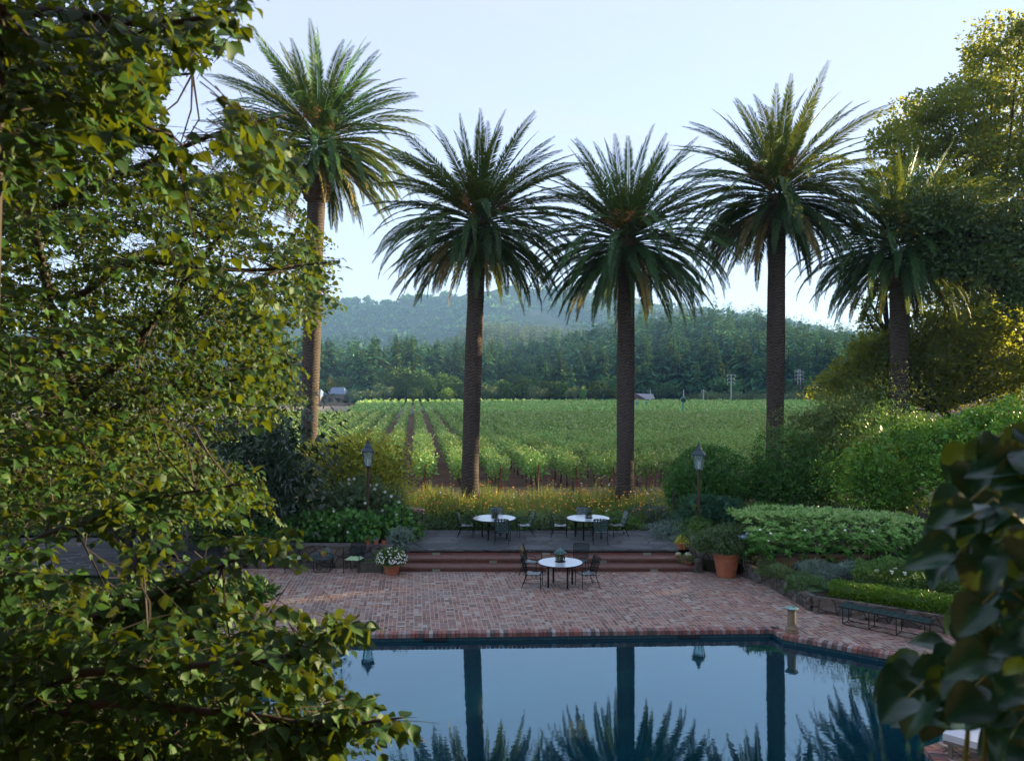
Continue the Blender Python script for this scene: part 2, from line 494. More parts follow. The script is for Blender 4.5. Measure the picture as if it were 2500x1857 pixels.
def stonemat(name, scale, cols, gap, edge=.05, stretch=(1, 1, 1), bumps=.8):
    m, t = M(name)
    p = t.pos()
    wob = t.n('ShaderNodeTexNoise', ins={'Scale': 1.5, 'Detail': 2})
    t.set(wob.inputs['Vector'], p)
    add = t.n('ShaderNodeVectorMath', operation='MULTIPLY_ADD')
    t.set(add.inputs[0], wob.outputs['Color']); add.inputs[1].default_value = (.35, .35, .35); t.set(add.inputs[2], p)
    mp = t.n('ShaderNodeMapping', ins={'Vector': add.outputs[0], 'Scale': stretch})
    v1 = t.n('ShaderNodeTexVoronoi', feature='F1', ins={'Vector': mp.outputs[0], 'Scale': scale})
    v2 = t.n('ShaderNodeTexVoronoi', feature='DISTANCE_TO_EDGE', ins={'Vector': mp.outputs[0], 'Scale': scale})
    sc = t.n('ShaderNodeSeparateColor', ins={0: v1.outputs['Color']})
    c = t.ramp(sc.outputs[0], [(i / (len(cols) - 1), x) for i, x in enumerate(cols)])
    n = t.noise(9, 6, p, .7)
    c = t.mix(t.ramp(n, [(.35, (0, 0, 0)), (.8, (.8, .8, .8))]), c, tuple(x * .55 for x in cols[0]))
    e = t.ramp(v2.outputs['Distance'], [(edge * .4, (1, 1, 1)), (edge, (0, 0, 0))])
    c = t.mix(e, c, gap)
    hg = t.math('SUBTRACT', t.math('MULTIPLY', n, .5), e)
    b = t.prin(c, .82, Specular_IOR_Level=.4, Normal=t.bump(hg, bumps, .03)); t.end(b.outputs[0]); return m
MT['slate'] = stonemat('slate flagstone', 1.25, [(.065, .078, .082), (.095, .108, .11), (.13, .145, .14)], (.05, .05, .045), .03, (.7, 1.3, 1))
MT['flag_left'] = stonemat('pale jointed flagstone', 1.3, [(.03, .033, .036), (.048, .052, .055), (.075, .075, .078)], (.15, .15, .15), .035, (.7, 1.3, 1))
MT['rubble'] = stonemat('rubble stone wall', 3.0, [(.075, .065, .055), (.12, .10, .08), (.18, .155, .125), (.10, .11, .12)], (.035, .03, .026), .05)
MT['coping'] = stonemat('stone coping', 1.4, [(.10, .095, .085), (.14, .13, .12)], (.05, .045, .04), .04)


def copingbrick():
    m, t = M('pool edge brick')
    a = t.n('ShaderNodeAttribute', attribute_name='rnd').outputs['Fac']
    p = t.pos(); n = t.noise(14, 5, p, .7)
    c = t.ramp(a, [(0, (.09, .07, .065)), (.3, (.22, .08, .06)), (.6, (.33, .12, .08)), (.85, (.3, .2, .17)), (1, (.4, .38, .36))])
    c = t.mix(t.ramp(n, [(.4, (0, 0, 0)), (.8, (.8, .8, .8))]), c, (.12, .11, .10))
    b = t.prin(c, .75, Normal=t.bump(n, .6, .01)); t.end(b.outputs[0]); return m
MT['copingbrick'] = copingbrick()


def tilemat():
    m, t = M('teal pool tile')
    p = t.pos(); s = t.n('ShaderNodeSeparateXYZ', ins={0: p})
    cb = t.n('ShaderNodeCombineXYZ', ins={0: t.math('ADD', s.outputs[0], t.math('MULTIPLY', s.outputs[1], .7)), 1: s.outputs[2]})
    br = t.n('ShaderNodeTexBrick', offset=0.0, ins={'Vector': cb.outputs[0], 'Color1': (.01, .05, .07), 'Color2': (.016, .07, .09), 'Mortar': (.05, .10, .12), 'Scale': 1.0, 'Mortar Size': .006, 'Brick Width': .15, 'Row Height': .15})
    b = t.prin(br.outputs[0], .25, Specular_IOR_Level=.6); t.end(b.outputs[0]); return m
MT['tile'] = tilemat()


def watermat():
    m, t = M('pool water')
    p = t.pos()
    mp = t.n('ShaderNodeMapping', ins={'Vector': p, 'Scale': (1.2, 3.0, 1)})
    n = t.noise(2.2, 3, mp.outputs[0], .55)
    n2 = t.noise(9, 2, mp.outputs[0], .5)
    h = t.math('ADD', n, t.math('MULTIPLY', n2, .12))
    deep = t.mix(t.ramp(t.noise(.22, 2, p), [(.35, (0, 0, 0)), (.65, (1, 1, 1))]), (.001, .022, .034), (.0016, .03, .046))
    b = t.prin(deep, .015, IOR=2.15, Specular_IOR_Level=.8, Specular_Tint=(.46, .86, 1.0, 1), Normal=t.bump(h, .035, .02))
    t.end(b.outputs[0]); return m
MT['water'] = watermat()


def groundmat(name, cols, scale=1.0, bump=.6, fine=18, flecks=None):
    m, t = M(name)
    p = t.pos()
    n1 = t.noise(scale, 5, p, .65); n2 = t.noise(fine, 5, p, .75)
    c = t.ramp(n1, [(.3 + .4 * i / (len(cols) - 1), x) for i, x in enumerate(cols)])
    c = t.mix(t.ramp(n2, [(.35, (0, 0, 0)), (.75, (.7, .7, .7))]), c, tuple(x * .5 for x in cols[0]))
    if flecks:
        c = t.mix(t.ramp(t.noise(fine * 2.3, 3, p), [(.62, (0, 0, 0)), (.7, (.8, .8, .8))]), c, flecks)
    b = t.prin(c, .95, Specular_IOR_Level=.15, Normal=t.bump(t.math('ADD', n1, n2), bump, .06)); t.end(b.outputs[0]); return m
MT['dirt'] = groundmat('vineyard soil', [(.12, .068, .045), (.18, .105, .07), (.24, .15, .10)], .7, .9, 7, (.3, .21, .14))
MT['bedsoil'] = groundmat('garden bed soil', [(.03, .028, .018), (.05, .045, .025)], .8)
MT['strawgrass'] = groundmat('dry grass verge', [(.22, .17, .10), (.34, .27, .16), (.26, .25, .13)], .6, .9, 12, (.45, .36, .2))
MT['dryfield'] = groundmat('pale dry field', [(.26, .23, .18), (.33, .29, .23)], .05, .3, 2)
MT['lawn'] = groundmat('lawn', [(.02, .04, .012), (.035, .06, .018)], .8)
MT['hill'] = groundmat('wooded hill ground', [(.02, .035, .018), (.035, .05, .024), (.06, .06, .03)], .02, .5, .3)
MT['farhill'] = groundmat('far hill ground', [(.025, .045, .022), (.04, .06, .028), (.10, .10, .055)], .006, .5, .08)
# ------------------------------------------------------------------ ground, patio, pool
def sheet(name, xs, ys, zf, mat, cut=None, jit=0.0, seed=0):
    rng = np.random.default_rng(seed)
    X, Y = np.meshgrid(np.array(xs, float), np.array(ys, float), indexing='ij')
    Z = zf(X, Y)
    if jit: Z = Z + rng.normal(size=Z.shape) * jit
    V = np.stack([X, Y, Z], -1).reshape(-1, 3)
    nx, ny = X.shape
    i, j = np.meshgrid(np.arange(nx - 1), np.arange(ny - 1), indexing='ij')
    a = (i * ny + j).ravel()
    Fs = np.stack([a, a + ny, a + ny + 1, a + 1], 1)
    return mesh_obj(name, V, Fs, mat, smooth=True)


def sstep(a, b, x):
    t = np.clip((x - a) / (b - a), 0, 1); return t * t * (3 - 2 * t)


def ground_z(X, Y):
    inside = (X > -13) & (X < 15) & (Y > 2) & (Y < 25.5)
    return np.where(inside, -2.3, -0.06)

struct(sheet('ground', [-2700, -1500, -400, -120, -40, -25, -13.2, -12.9, -6, 0, 6, 14.9, 15.2, 25, 40, 120, 400, 1500, 2700],
             [-60, -10, 1.9, 2.1, 10, 18, 25.4, 25.6, 32, 43, 60, 120, 250, 600, 1500, 2700], ground_z, MT['hill']))

POOL = [(-3.97, 18.6), (6.47, 19.0), (6.57, 18.52), (8.46, 17.2), (9.5, 16.4), (9.7, 15.2), (9.3, 14.2), (8.2, 13.4), (6.9, 12.8), (6.6, 11.0), (6.6, 4.2),
        (-4.6, 4.2), (-4.6, 12.0), (-6.2, 13.6), (-7.0, 14.6), (-7.1, 15.6), (-6.6, 16.4), (-5.9, 16.95), (-5.15, 17.5), (-4.05, 18.15)]


def poly_sheet(name, outer, holes, z, mat, thick=0.0):
    bm = bmesh.new()
    edges = []
    for lp in [outer] + holes:
        vs = [bm.verts.new((x, y, z)) for x, y in lp]
        edges += [bm.edges.new((vs[i], vs[(i + 1) % len(vs)])) for i in range(len(vs))]
    bmesh.ops.triangle_fill(bm, use_beauty=True, edges=edges, normal=(0, 0, 1))
    for f in bm.faces:
        if f.normal.z < 0: f.normal_flip()
    if thick:
        r = bmesh.ops.extrude_face_region(bm, geom=list(bm.faces))
        for v in [g for g in r['geom'] if isinstance(g, bmesh.types.BMVert)]: v.co.z -= thick
        bmesh.ops.recalc_face_normals(bm, faces=bm.faces)
    me = bpy.data.meshes.new(name); bm.to_mesh(me); bm.free()
    me.materials.append(mat)
    o = bpy.data.objects.new(name, me); COL.objects.link(o)
    return o


def offset_poly(P, d):
    n = len(P); out = []
    for i in range(n):
        a, b, c = Vector(P[i - 1]), Vector(P[i]), Vector(P[(i + 1) % n])
        e1 = (b - a).normalized(); e2 = (c - b).normalized()
        n1 = Vector((-e1.y, e1.x)); n2 = Vector((-e2.y, e2.x))
        m = (n1 + n2).normalized(); k = d / max(.35, m.dot(n1))
        q = b + m * k; out.append((q.x, q.y))
    return out
OUT = offset_poly(POOL, 0.235)      # POOL runs clockwise, so the left normal points outward
struct(poly_sheet('brick_patio', [(-12.8, 3.0), (14.8, 3.0), (14.8, 25.4), (-12.8, 25.4)], [OUT], 0.0, MT['patio'], .1))

mb = MB(); rr = random.Random(4)
for i in range(len(POOL)):
    a, b = Vector(POOL[i]), Vector(POOL[(i + 1) % len(POOL)])
    if max(a.y, b.y) < 9: continue
    L = (b - a).length; n = max(1, round(L / .108)); t = (b - a) / L; nn = Vector((-t.y, t.x))
    th = math.atan2(t.y, t.x)
    for k in range(n):
        mb.rv = rr.random()
        w = L / n
        c = a + t * (k + .5) * w + nn * .105
        mb.box((c.x, c.y, -.037 + rr.uniform(-.003, .003)), (w - .012, .25 + rr.uniform(-.01, .01), .1), th)
cop = struct(mb.build('pool_coping', MT['copingbrick']))
mb = MB()
for i in range(len(POOL)):
    a, b = Vector(POOL[i]), Vector(POOL[(i + 1) % len(POOL)])
    n = len(mb.v)
    mb.add([(a.x, a.y, -.04), (b.x, b.y, -.04), (b.x, b.y, -1.6), (a.x, a.y, -1.6)], [(0, 1, 2, 3)])
struct(mb.build('pool_wall', MT['tile']))
ledge = MB()
lo = offset_poly(POOL, 0.24)
for i in range(len(POOL)):   # mortar bed under the edge bricks
    a, b, c, d = POOL[i], POOL[(i + 1) % len(POOL)], lo[(i + 1) % len(POOL)], lo[i]
    ledge.add([(a[0], a[1], -.06), (b[0], b[1], -.06), (c[0], c[1], -.06), (d[0], d[1], -.06)], [(0, 1, 2, 3)])
struct(ledge.build('pool_edge_bed', MT['stone_trough']))
water = poly_sheet('pool_water', offset_poly(POOL, .02), [], -0.18, MT['water'])
struct(water)
for (px0, px1, py, lab) in ((1036, 1090, 1557, 'dark skimmer slot in pool wall nearer the leafy tree'), (1658, 1712, 1553, 'dark skimmer slot in pool wall nearer the stone pedestal')):
    d = 18.75; x0, x1 = (px0 - 1250) / F * d, (px1 - 1250) / F * d
    yy = 18.6 + (x0 + 3.97) * .4 / 10.44
    m_ = MB(); m_.box(((x0 + x1) / 2, yy - .012, -.125), (x1 - x0, .03, .075), .038)
    o = tag(m_.build('pool_skimmer', MT['darkpot']), lab, 'skimmer', 'skimmer slots in the pool wall')

# steps (three red brick risers) and the slate terrace
TZ = .5
SX0, SX1 = -3.72, 6.05
STEPS = [(0, .165, 24.95, SX0, SX1), (.165, .333, 25.45, SX0, 5.75), (.333, .465, 25.93, SX0, 5.62)]
stp = thing('brick_steps', (1.1, 25.4, 0), 'wide flight of red brick steps leading up to the slate terrace', 'steps')
for z0, z1, y0, x0, x1 in STEPS:
    m_ = MB(); m_.box(((x0 + x1) / 2 - 1.1, y0 + .35 - 25.4, (z0 + z1 - .062) / 2 - .01), (x1 - x0, .7, z1 - z0 - .062 + .02))
    m_.build('riser', MT['stepbrick'], stp)
    if z1 < .4:
        m_ = MB(); w = .105; n = int((x1 - x0) / w)
        for k in range(n):
            m_.rv = rr.random()
            m_.box((x0 + (k + .5) * w - 1.1, y0 + .265 - 25.4 - .035 + rr.uniform(-.004, .004), z1 - .03 - .001), (w - .007, .6, .062))
        m_.build('tread', MT['copingbrick_dark'] if 'copingbrick_dark' in MT else MT['treadbrick'], stp)
for row, pxs in ((2, (1065, 1333, 1580)), (1, (1204, 1472)), (0, (1065, 1342, 1597))):
    z0, z1, y0, _, _ = STEPS[row]
    for px in pxs:
        m_ = MB(); x = (px - 1250) / F * y0
        m_.box((x - 1.1, y0 - .012 - 25.4, (z0 + z1) / 2 - .035), (.25, .03, .085))
        m_.box((x - 1.1, y0 - .03 - 25.4, (z0 + z1) / 2 + .002), (.25, .025, .012))
        m_.build('step_light', MT['lightcover'], stp)
TER = [(-3.78, 25.9), (5.62, 25.9), (5.9, 26.4), (5.5, 28.0), (5.3, 29.35), (-3.9, 29.45), (-3.85, 27.5)]
struct(poly_sheet('slate_terrace', TER, [], TZ + .006, MT['slate'], .05))

# raised beds behind (one sheet running down to the vineyard level)
def bed_z(X, Y):
    return TZ * (1 - sstep(37, 42.5, Y)) - .004
struct(sheet('garden_bed', np.arange(-9.4, 30.1, .6), np.arange(26.0, 44.2, .6), lambda X, Y: bed_z(X, Y) + 0.0, MT['bedsoil']))
struct(sheet('dry_verge', np.arange(-30, 44, 1.0), np.arange(36.6, 46.1, .5), lambda X, Y: np.maximum(bed_z(X, Y), 0) + .03, MT['strawgrass'], jit=.012))
ROWD = Vector((-.127, 1, 0)).normalized()      # direction of the vine rows
struct(sheet('vineyard_soil', np.arange(-150, 260.1, 5), list(np.arange(43.5, 60, .8)) + list(np.arange(60, 300, 5)), lambda X, Y: X * 0 + .012, MT['dirt']))
struct(sheet('dry_field', [-150, -60, -22], [136, 160, 205, 232], lambda X, Y: X * 0 + .03, MT['dryfield']))
struct(sheet('flagstone_path', np.arange(-26, -8.6, 1), np.arange(24.3, 31, 1), lambda X, Y: X * 0 + .03, MT['flag_left']))
struct(sheet('lawn', np.arange(-26, -7.6, 1), np.arange(16, 24.4, 1), lambda X, Y: X * 0 + .015, MT['lawn']))
struct(sheet('lawn', np.arange(-40, -9.3, 1.2), np.arange(30.9, 44, 1.2), lambda X, Y: X * 0 + .02, MT['lawn']))

RB = [(5.72, 25.7), (6.35, 24.95), (7.35, 24.6), (7.75, 23.0), (8.0, 21.5), (8.1, 20.55), (8.85, 20.1), (10.4, 18.95), (12.5, 17.4), (15.5, 15.4), (30, 15.4), (30, 26.6), (5.72, 26.6)]
struct(poly_sheet('side_bed', RB, [], .38, MT['bedsoil'], .36))


def wall(name, pts, h, th, label, cap=True, z0=-.02, seed=0):
    t_ = thing(name, (pts[0][0], pts[0][1], 0), label, 'stone wall')
    m_ = MB(); c_ = MB(); r_ = random.Random(seed)
    o = Vector((pts[0][0], pts[0][1]))
    for a, b in zip(pts[:-1], pts[1:]):
        a, b = Vector(a) - o, Vector(b) - o
        L = (b - a).length; t = (b - a) / L; nn = Vector((-t.y, t.x)); n = max(2, int(L / .22)); nz = 4
        base = len(m_.v)
        for side in (1,):
            for i in range(n + 1):
                for j in range(nz + 1):
                    d = r_.uniform(-.025, .035)
                    q = a + t * (L * i / n) - nn * (th / 2 + d)
                    m_.v.append((q.x, q.y, z0 + (h - z0) * j / nz)); m_.r.append(.5)
            for i in range(n):
                for j in range(nz):
                    k = base + i * (nz + 1) + j
                    m_.f.append((k, k + nz + 1, k + nz + 2, k + 1))
        c = (a + b) / 2
        m_.box((c.x, c.y, (h + z0) / 2 - .01), (L, th * .9, h - z0 - .02), math.atan2(t.y, t.x))
        n = max(1, int(L / .5))
        for i in range(n):
            q = a + t * (L * (i + .5) / n)
            c_.box((q.x, q.y, h + .035 + r_.uniform(-.008, .008)), (L / n - .012, th + .09 + r_.uniform(-.03, .03), .07), math.atan2(t.y, t.x) + r_.uniform(-.02, .02))
    m_.build('stonework', MT['rubble'], t_)
    if cap: c_.build('capstone', MT['coping'], t_)
    return t_
wall('retaining_wall', [(-9.6, 25.75), (-6.6, 25.72), (-3.95, 25.72)], .66, .35, 'low rubble stone retaining wall behind the green cushioned chairs', seed=1)
wall('retaining_wall', [(7.45, 24.3), (7.85, 22.9), (8.02, 21.5), (8.1, 20.55), (8.85, 20.1), (10.4, 18.95), (12.5, 17.4), (15.5, 15.4)], .42, .22, 'low stone bed edging that runs behind the long metal bench', cap=False, seed=2)
wall('retaining_wall', [(5.95, 25.55), (6.75, 25.2)], .95, .5, 'short stone pier at the end of the brick steps', seed=3)
# ------------------------------------------------------------------ garden furniture
def strip(mb, pts, w, nrm, th=.006):
    """flat strap following pts; nrm = strap normal"""
    pts = [Vector(p) for p in pts]; nrm = Vector(nrm)
    b = len(mb.v)
    for i, p in enumerate(pts):
        t = (pts[min(i + 1, len(pts) - 1)] - pts[max(i - 1, 0)]).normalized()
        s = t.cross(nrm).normalized() * w / 2
        for q in (p - s - nrm * th / 2, p + s - nrm * th / 2, p + s + nrm * th / 2, p - s + nrm * th / 2):
            mb.v.append(tuple(q)); mb.r.append(.5)
    for i in range(len(pts) - 1):
        for k in range(4):
            k2 = (k + 1) % 4
            mb.f.append((b + 4 * i + k, b + 4 * i + k2, b + 4 * i + 4 + k2, b + 4 * i + 4 + k))


def back_pt(u, v):
    """u -1..1 across, v 0..1 up the back"""
    y = .20 + .13 * v + .03 * v * v - .035 * (1 - u * u)
    return Vector((u * (.235 + .03 * v), -y + 0 if False else y, .40 + .50 * v))


def make_chair(label, group, style, loc, rz, cushion=False):
    t = thing('patio_chair', loc, label, 'chair', group, rz)
    bm_, st = MT['black_metal'], (MT['strap_pale'] if style == 'weave' else MT['strap'])
    # seat (faces -Y)
    f = MB()
    f.tube([(-.25, -.23, .42), (.25, -.23, .42), (.24, .2, .40), (-.24, .2, .40), (-.25, -.23, .42)], .011, 6)
    f.build('seat_frame', bm_, t)
    m = MB(); n = 7 if style == 'lattice' else 6
    for i in range(n):
        u = -.22 + .44 * i / (n - 1)
        strip(m, [(u, y, .42 - .02 * math.sin(PI * (y + .23) / .43) + (.004 if (i + k) % 2 else -.004)) for k, y in enumerate(np.linspace(-.23, .2, 8))], .052, (0, 0, 1))
        v = -.2 + .38 * i / (n - 1)
        strip(m, [(x, v, .42 - .02 * math.sin(PI * (v + .23) / .43) + (.004 if (i + k + 1) % 2 else -.004)) for k, x in enumerate(np.linspace(-.25, .25, 8))], .046, (0, 0, 1))
    m.build('seat', MT['strap_pale'], t)
    if cushion:
        c = MB()
        prof = []
        nx, ny = 10, 10; b = 0
        for i in range(nx + 1):
            for j in range(ny + 1):
                x = -.25 + .5 * i / nx; y = -.25 + .46 * j / ny
                e = min(i, nx - i, j, ny - j) / 2.0
                zz = .435 + .05 * min(1, e) ** .5 + .012 * math.sin(i * 2.1 + j * 1.3)
                c.v.append((x, y, zz)); c.r.append(.5)
        for i in range(nx + 1):
            for j in range(ny + 1):
                c.v.append((-.25 + .5 * i / nx, -.25 + .46 * j / ny, .43)); c.r.append(.5)
        q = (nx + 1) * (ny + 1)
        for i in range(nx):
            for j in range(ny):
                a = i * (ny + 1) + j
                c.f.append((a, a + ny + 1, a + ny + 2, a + 1)); c.f.append((q + a, q + a + 1, q + a + ny + 2, q + a + ny + 1))
        for j in range(ny):
            for a in (j, nx * (ny + 1) + j):
                c.f.append((a, a + 1, q + a + 1, q + a))
        for i in range(nx):
            for a in (i * (ny + 1), i * (ny + 1) + ny):
                c.f.append((a, a + ny + 1, q + a + ny + 1, q + a))
        c.build('cushion', MT['cushion'], t, True)
    # back frame and its woven straps
    f = MB()
    loop = [back_pt(-1, k / 6) for k in range(6)] + [back_pt(-.93, .98), back_pt(-.6, 1.02), back_pt(0, 1.035), back_pt(.6, 1.02), back_pt(.93, .98)] + [back_pt(1, k / 6) for k in range(5, -1, -1)]
    f.tube(loop, .011, 6); f.tube([back_pt(-1, .12), back_pt(1, .12)], .009, 6)
    f.build('back_frame', bm_, t)
    m = MB(); nb = (0, -1, .25)
    if style == 'lattice':
        for s in (-1, 1):
            for k in range(-7, 8):
                pts = []
                for i in range(15):
                    v = .12 + .88 * i / 14; u = k * .25 + s * (v - .5) * 1.5
                    if abs(u) <= 1: pts.append(back_pt(u, v) + Vector((0, .004 * s, 0)))
                if len(pts) > 1: strip(m, pts, .016, nb)
    else:
        for k in range(5):
            u = -.76 + 1.52 * k / 4
            strip(m, [back_pt(u, .12 + .9 * i / 8) + Vector((0, .005 * (-1) ** (i + k), 0)) for i in range(9)], .046, nb)
        for k in range(5):
            v = .22 + .7 * k / 4
            strip(m, [back_pt(-1 + 2 * i / 8, v) + Vector((0, -.005 * (-1) ** (i + k), 0)) for i in range(9)], .046, nb)
    m.build('backrest', st, t)
    for s in (-1, 1):
        m = MB()
        m.tube([(s * .255, .265, .64), (s * .285, .15, .665), (s * .295, -.05, .66), (s * .29, -.19, .655), (s * .285, -.245, .625), (s * .275, -.262, .57)], .0115, 6)
        m.build('armrest', bm_, t)
        m = MB()
        m.tube([(s * .275, -.262, .57), (s * .268, -.255, .42), (s * .265, -.245, .2), (s * .265, -.25, 0)], .0125, 6)
        m.build('leg', bm_, t)
        m = MB()
        m.tube([(s * .24, .2, .42), (s * .245, .22, .3), (s * .25, .275, .15), (s * .255, .33, 0)], .0125, 6)
        m.build('leg', bm_, t)
    m = MB()
    m.tube([(-.265, -.245, .17), (-.25, .26, .17)], .007, 5); m.tube([(.265, -.245, .17), (.25, .26, .17)], .007, 5)
    m.tube([(-.25, .26, .17), (0, .2, .15), (.25, .26, .17)], .007, 5)
    if style == 'weave':
        m.tube([(-.12, -.03, .17), (0, .02, .15), (.12, -.03, .17), (0, -.08, .19), (-.12, -.03, .17)], .006, 5)
        m.tube([(-.26, -.04, .17), (-.12, -.03, .17)], .006, 5); m.tube([(.26, -.04, .17), (.12, -.03, .17)], .006, 5)
    m.build('stretcher', bm_, t)
    return t


def make_table(label, loc, r, leg_r, rz=0.3, group='round tables on the terrace'):
    t = thing('patio_table', loc, label, 'table', group, rz)
    m = MB(); m.lathe([(r - .02, .695), (r, .70), (r, .722), (r - .012, .727), (r - .028, .724)], n=64)
    m.build('rim', MT['black_metal'], t, False)
    m = MB(); m.lathe([(r - .03, .715), (r - .03, .7255)], n=64)
    m.build('tabletop', MT['tabletop'], t)
    for k in range(4):
        a = PI / 4 + k * PI / 2
        x, y = leg_r * math.cos(a), leg_r * math.sin(a)
        m = MB(); m.tube([(x, y, .7), (x, y, 0)], .03, 8)
        m.build('leg', MT['black_metal'], t)
    m = MB()
    m.lathe([(leg_r + .03, .655), (leg_r + .05, .66), (leg_r + .05, .695), (leg_r + .03, .697)], n=32)
    m.build('apron', MT['black_metal'], t)
    return t


def make_lantern(label, loc, s=1.0, seed=0, plant=True):
    t = thing('candle_lantern', loc, label, 'lantern', 'lanterns used as table centrepieces')
    t.scale = (s, s, s)
    m = MB()
    m.lathe([(.15, 0), (.155, .012), (.14, .03), (.12, .034)], n=6)
    for k in range(6):
        a = PI / 3 * k
        m.tube([(.14 * math.cos(a), .14 * math.sin(a), .02), (.13 * math.cos(a), .13 * math.sin(a), .27)], .007, 5)
        b = a + PI / 3
        m.tube([(.14 * math.cos(a), .14 * math.sin(a), .07), (.14 * math.cos(b), .14 * math.sin(b), .07)], .005, 4)
        m.tube([(.13 * math.cos(a), .13 * math.sin(a), .26), (.13 * math.cos(b), .13 * math.sin(b), .26)], .008, 4)
        m.lathe([(.016, -.01), (.02, .006), (.008, .02)], (.15 * math.cos(a), .15 * math.sin(a), .0), 6)
    m.build('cage', MT['black_metal'], t)
    m = MB()
    for k in range(12):
        a = PI / 6 * k
        m.tube([(.19 * math.cos(a), .19 * math.sin(a), .27), (.11 * math.cos(a), .11 * math.sin(a), .335), (.02 * math.cos(a), .02 * math.sin(a), .39)], .006, 4)
    for rr_, z in ((.19, .27), (.15, .302), (.10, .34), (.05, .372)):
        m.tube([(rr_ * math.cos(a), rr_ * math.sin(a), z) for a in np.linspace(0, 2 * PI, 13)], .006, 4, False)
    m.lathe([(.03, .37), (.035, .39), (.012, .41), (.016, .43), (.003, .47)], n=8)
    m.build('roof', MT['verdigris'] if seed == 0 else MT['lamp_metal'], t)
    c = Cloud(seed + 77)
    c.blob((0, 0, .14), (.115, .115, .12), 420, .035, .6, core=True)
    c.build('moss_ball', MT['moss'], t)
    return t


# lower table group on the brick patio
GL = 'woven chairs round the table on the brick patio'
cx, cy = (1368 - 1250) / F * 23.15, 23.15
make_table('round pale-topped table on the brick patio below the steps', (cx, cy, 0), .69, .42, R(-18))
make_lantern('tall wire lantern with moss ball on the brick patio table', (cx + .0, cy + .05, .727), 1.0, 0)
def face(x, y, tx, ty):
    """rotation so that the chair's front (-Y) points to (tx, ty)"""
    return math.atan2(ty - y, tx - x) + PI / 2
def chair_at(px, py, z, label, group, style, turn=None, tgt=None, cushion=False):
    p = G(px, py, z)
    rz = turn if turn is not None else face(p.x, p.y, *tgt)
    return make_chair(label, group, style, p, rz, cushion)
chair_at(1302, 1432, 0, 'lattice-backed chair at the patio table, nearest the pool on the leafy tree side', GL, 'lattice', R(82))
chair_at(1297, 1402, 0, 'lattice-backed chair at the patio table, close to the steps on the leafy tree side', GL, 'lattice', R(70))
chair_at(1432, 1432, 0, 'lattice-backed chair at the patio table, nearest the pool on the pedestal side', GL, 'lattice', R(-72))
chair_at(1414, 1400, 0, 'lattice-backed chair facing the pool from behind the patio table', GL, 'lattice', R(-18))

# terrace tables
for i, (px, lab, glab, lt) in enumerate(((1207, 'A', 'first', 'nearer the pink lilies'), (1436, 'B', 'second', 'nearer the tall stone pier'))):
    d = 27.95; x = (px - 1250) / F * d
    make_table('round pale-topped table on the slate terrace %s' % lt, (x, d, TZ + .006), .80, .5, R(20))
    make_lantern('small wire lantern with greenery on the terrace table %s' % lt, (x + .02, d, TZ + .733), .85, 5 + i)
    g = 'strap-back chairs round the slate terrace tables'
    zt = TZ + .006
    rows = ((-1.02, .25, 88, 'facing away from the leafy tree'), (.05 if i == 0 else -.08, 1.05, 0, 'seen behind the table by the flowers'),
            (.30 if i == 0 else .33, -.95, 176, 'with its back to the steps'), (1.12, .3, -80, 'facing back toward the leafy tree'))
    for dx, dy, a, w in rows:
        make_chair('strap-back chair at table %s, %s' % (lt, w), g, 'weave', (x + dx, d + dy, zt), R(a))

# two cushioned chairs, a low side table and its things, by the wall
gc = 'green cushioned chairs by the retaining wall'
make_chair('dark woven chair with pale green cushion beside the low round side table', gc, 'lattice', (-5.12, 24.9, 0), R(-12), True)
make_chair('dark woven chair with pale green cushion half hidden behind the birch leaves', gc, 'lattice', (-7.15, 25.0, 0), R(20), True)
t = thing('side_table', (-6.16, 25.0, 0), 'low round dark teal side table standing by the stone wall', 'side table')
m = MB(); m.lathe([(.32, .44), (.36, .45), (.365, .475), (.35, .485), (.30, .480)], n=40); m.build('tabletop', MT['dark_top'], t, False)
for a in (0, 1):
    s = 1 if a else -1
    m = MB(); y = s * .17
    m.tube([(-.27, y, .45), (-.27, y, .06), (-.25, y, .025), (-.21, y, .013), (.21, y, .013), (.25, y, .025), (.27, y, .06), (.27, y, .45)], .013, 6)
    m.build('leg', MT['black_metal'], t)


def pot(label, loc, r, h, fill=None, name='plant_pot', cat='plant pot', group=None, mat='terracotta', shape='std', seed=0):
    t = thing(name, loc, label, cat, group)
    m = MB()
    if shape == 'bowl':
        prof = [(r * .62, 0), (r * .9, h * .5), (r, h * .95), (r * 1.03, h), (r * .93, h), (r * .86, h * .8), (r * .1, h * .8)]
    else:
        prof = [(r * .68, 0), (r * .72, h * .02), (r * .93, h * .74), (r * 1.0, h * .76), (r * 1.05, h * .8), (r * 1.07, h * .97), (r * 1.04, h), (r * .92, h), (r * .88, h * .86), (r * .1, h * .86)]
        if h > .5:
            prof = [(r * .70, 0), (r * .73, .02), (r * .80, h * .28), (r * .825, h * .3), (r * .835, h * .33), (r * .825, h * .35), (r * .93, h * .66), (r * .96, h * .67), (r * .965, h * .70), (r * .94, h * .715), (r * .99, h * .86), (r * 1.05, h * .88), (r * 1.06, h * .97), (r * 1.03, h), (r * .93, h), (r * .9, h * .88), (r * .1, h * .88)]
    m.lathe(prof, n=36)
    m.build('pot', MT[mat], t, False)
    return t


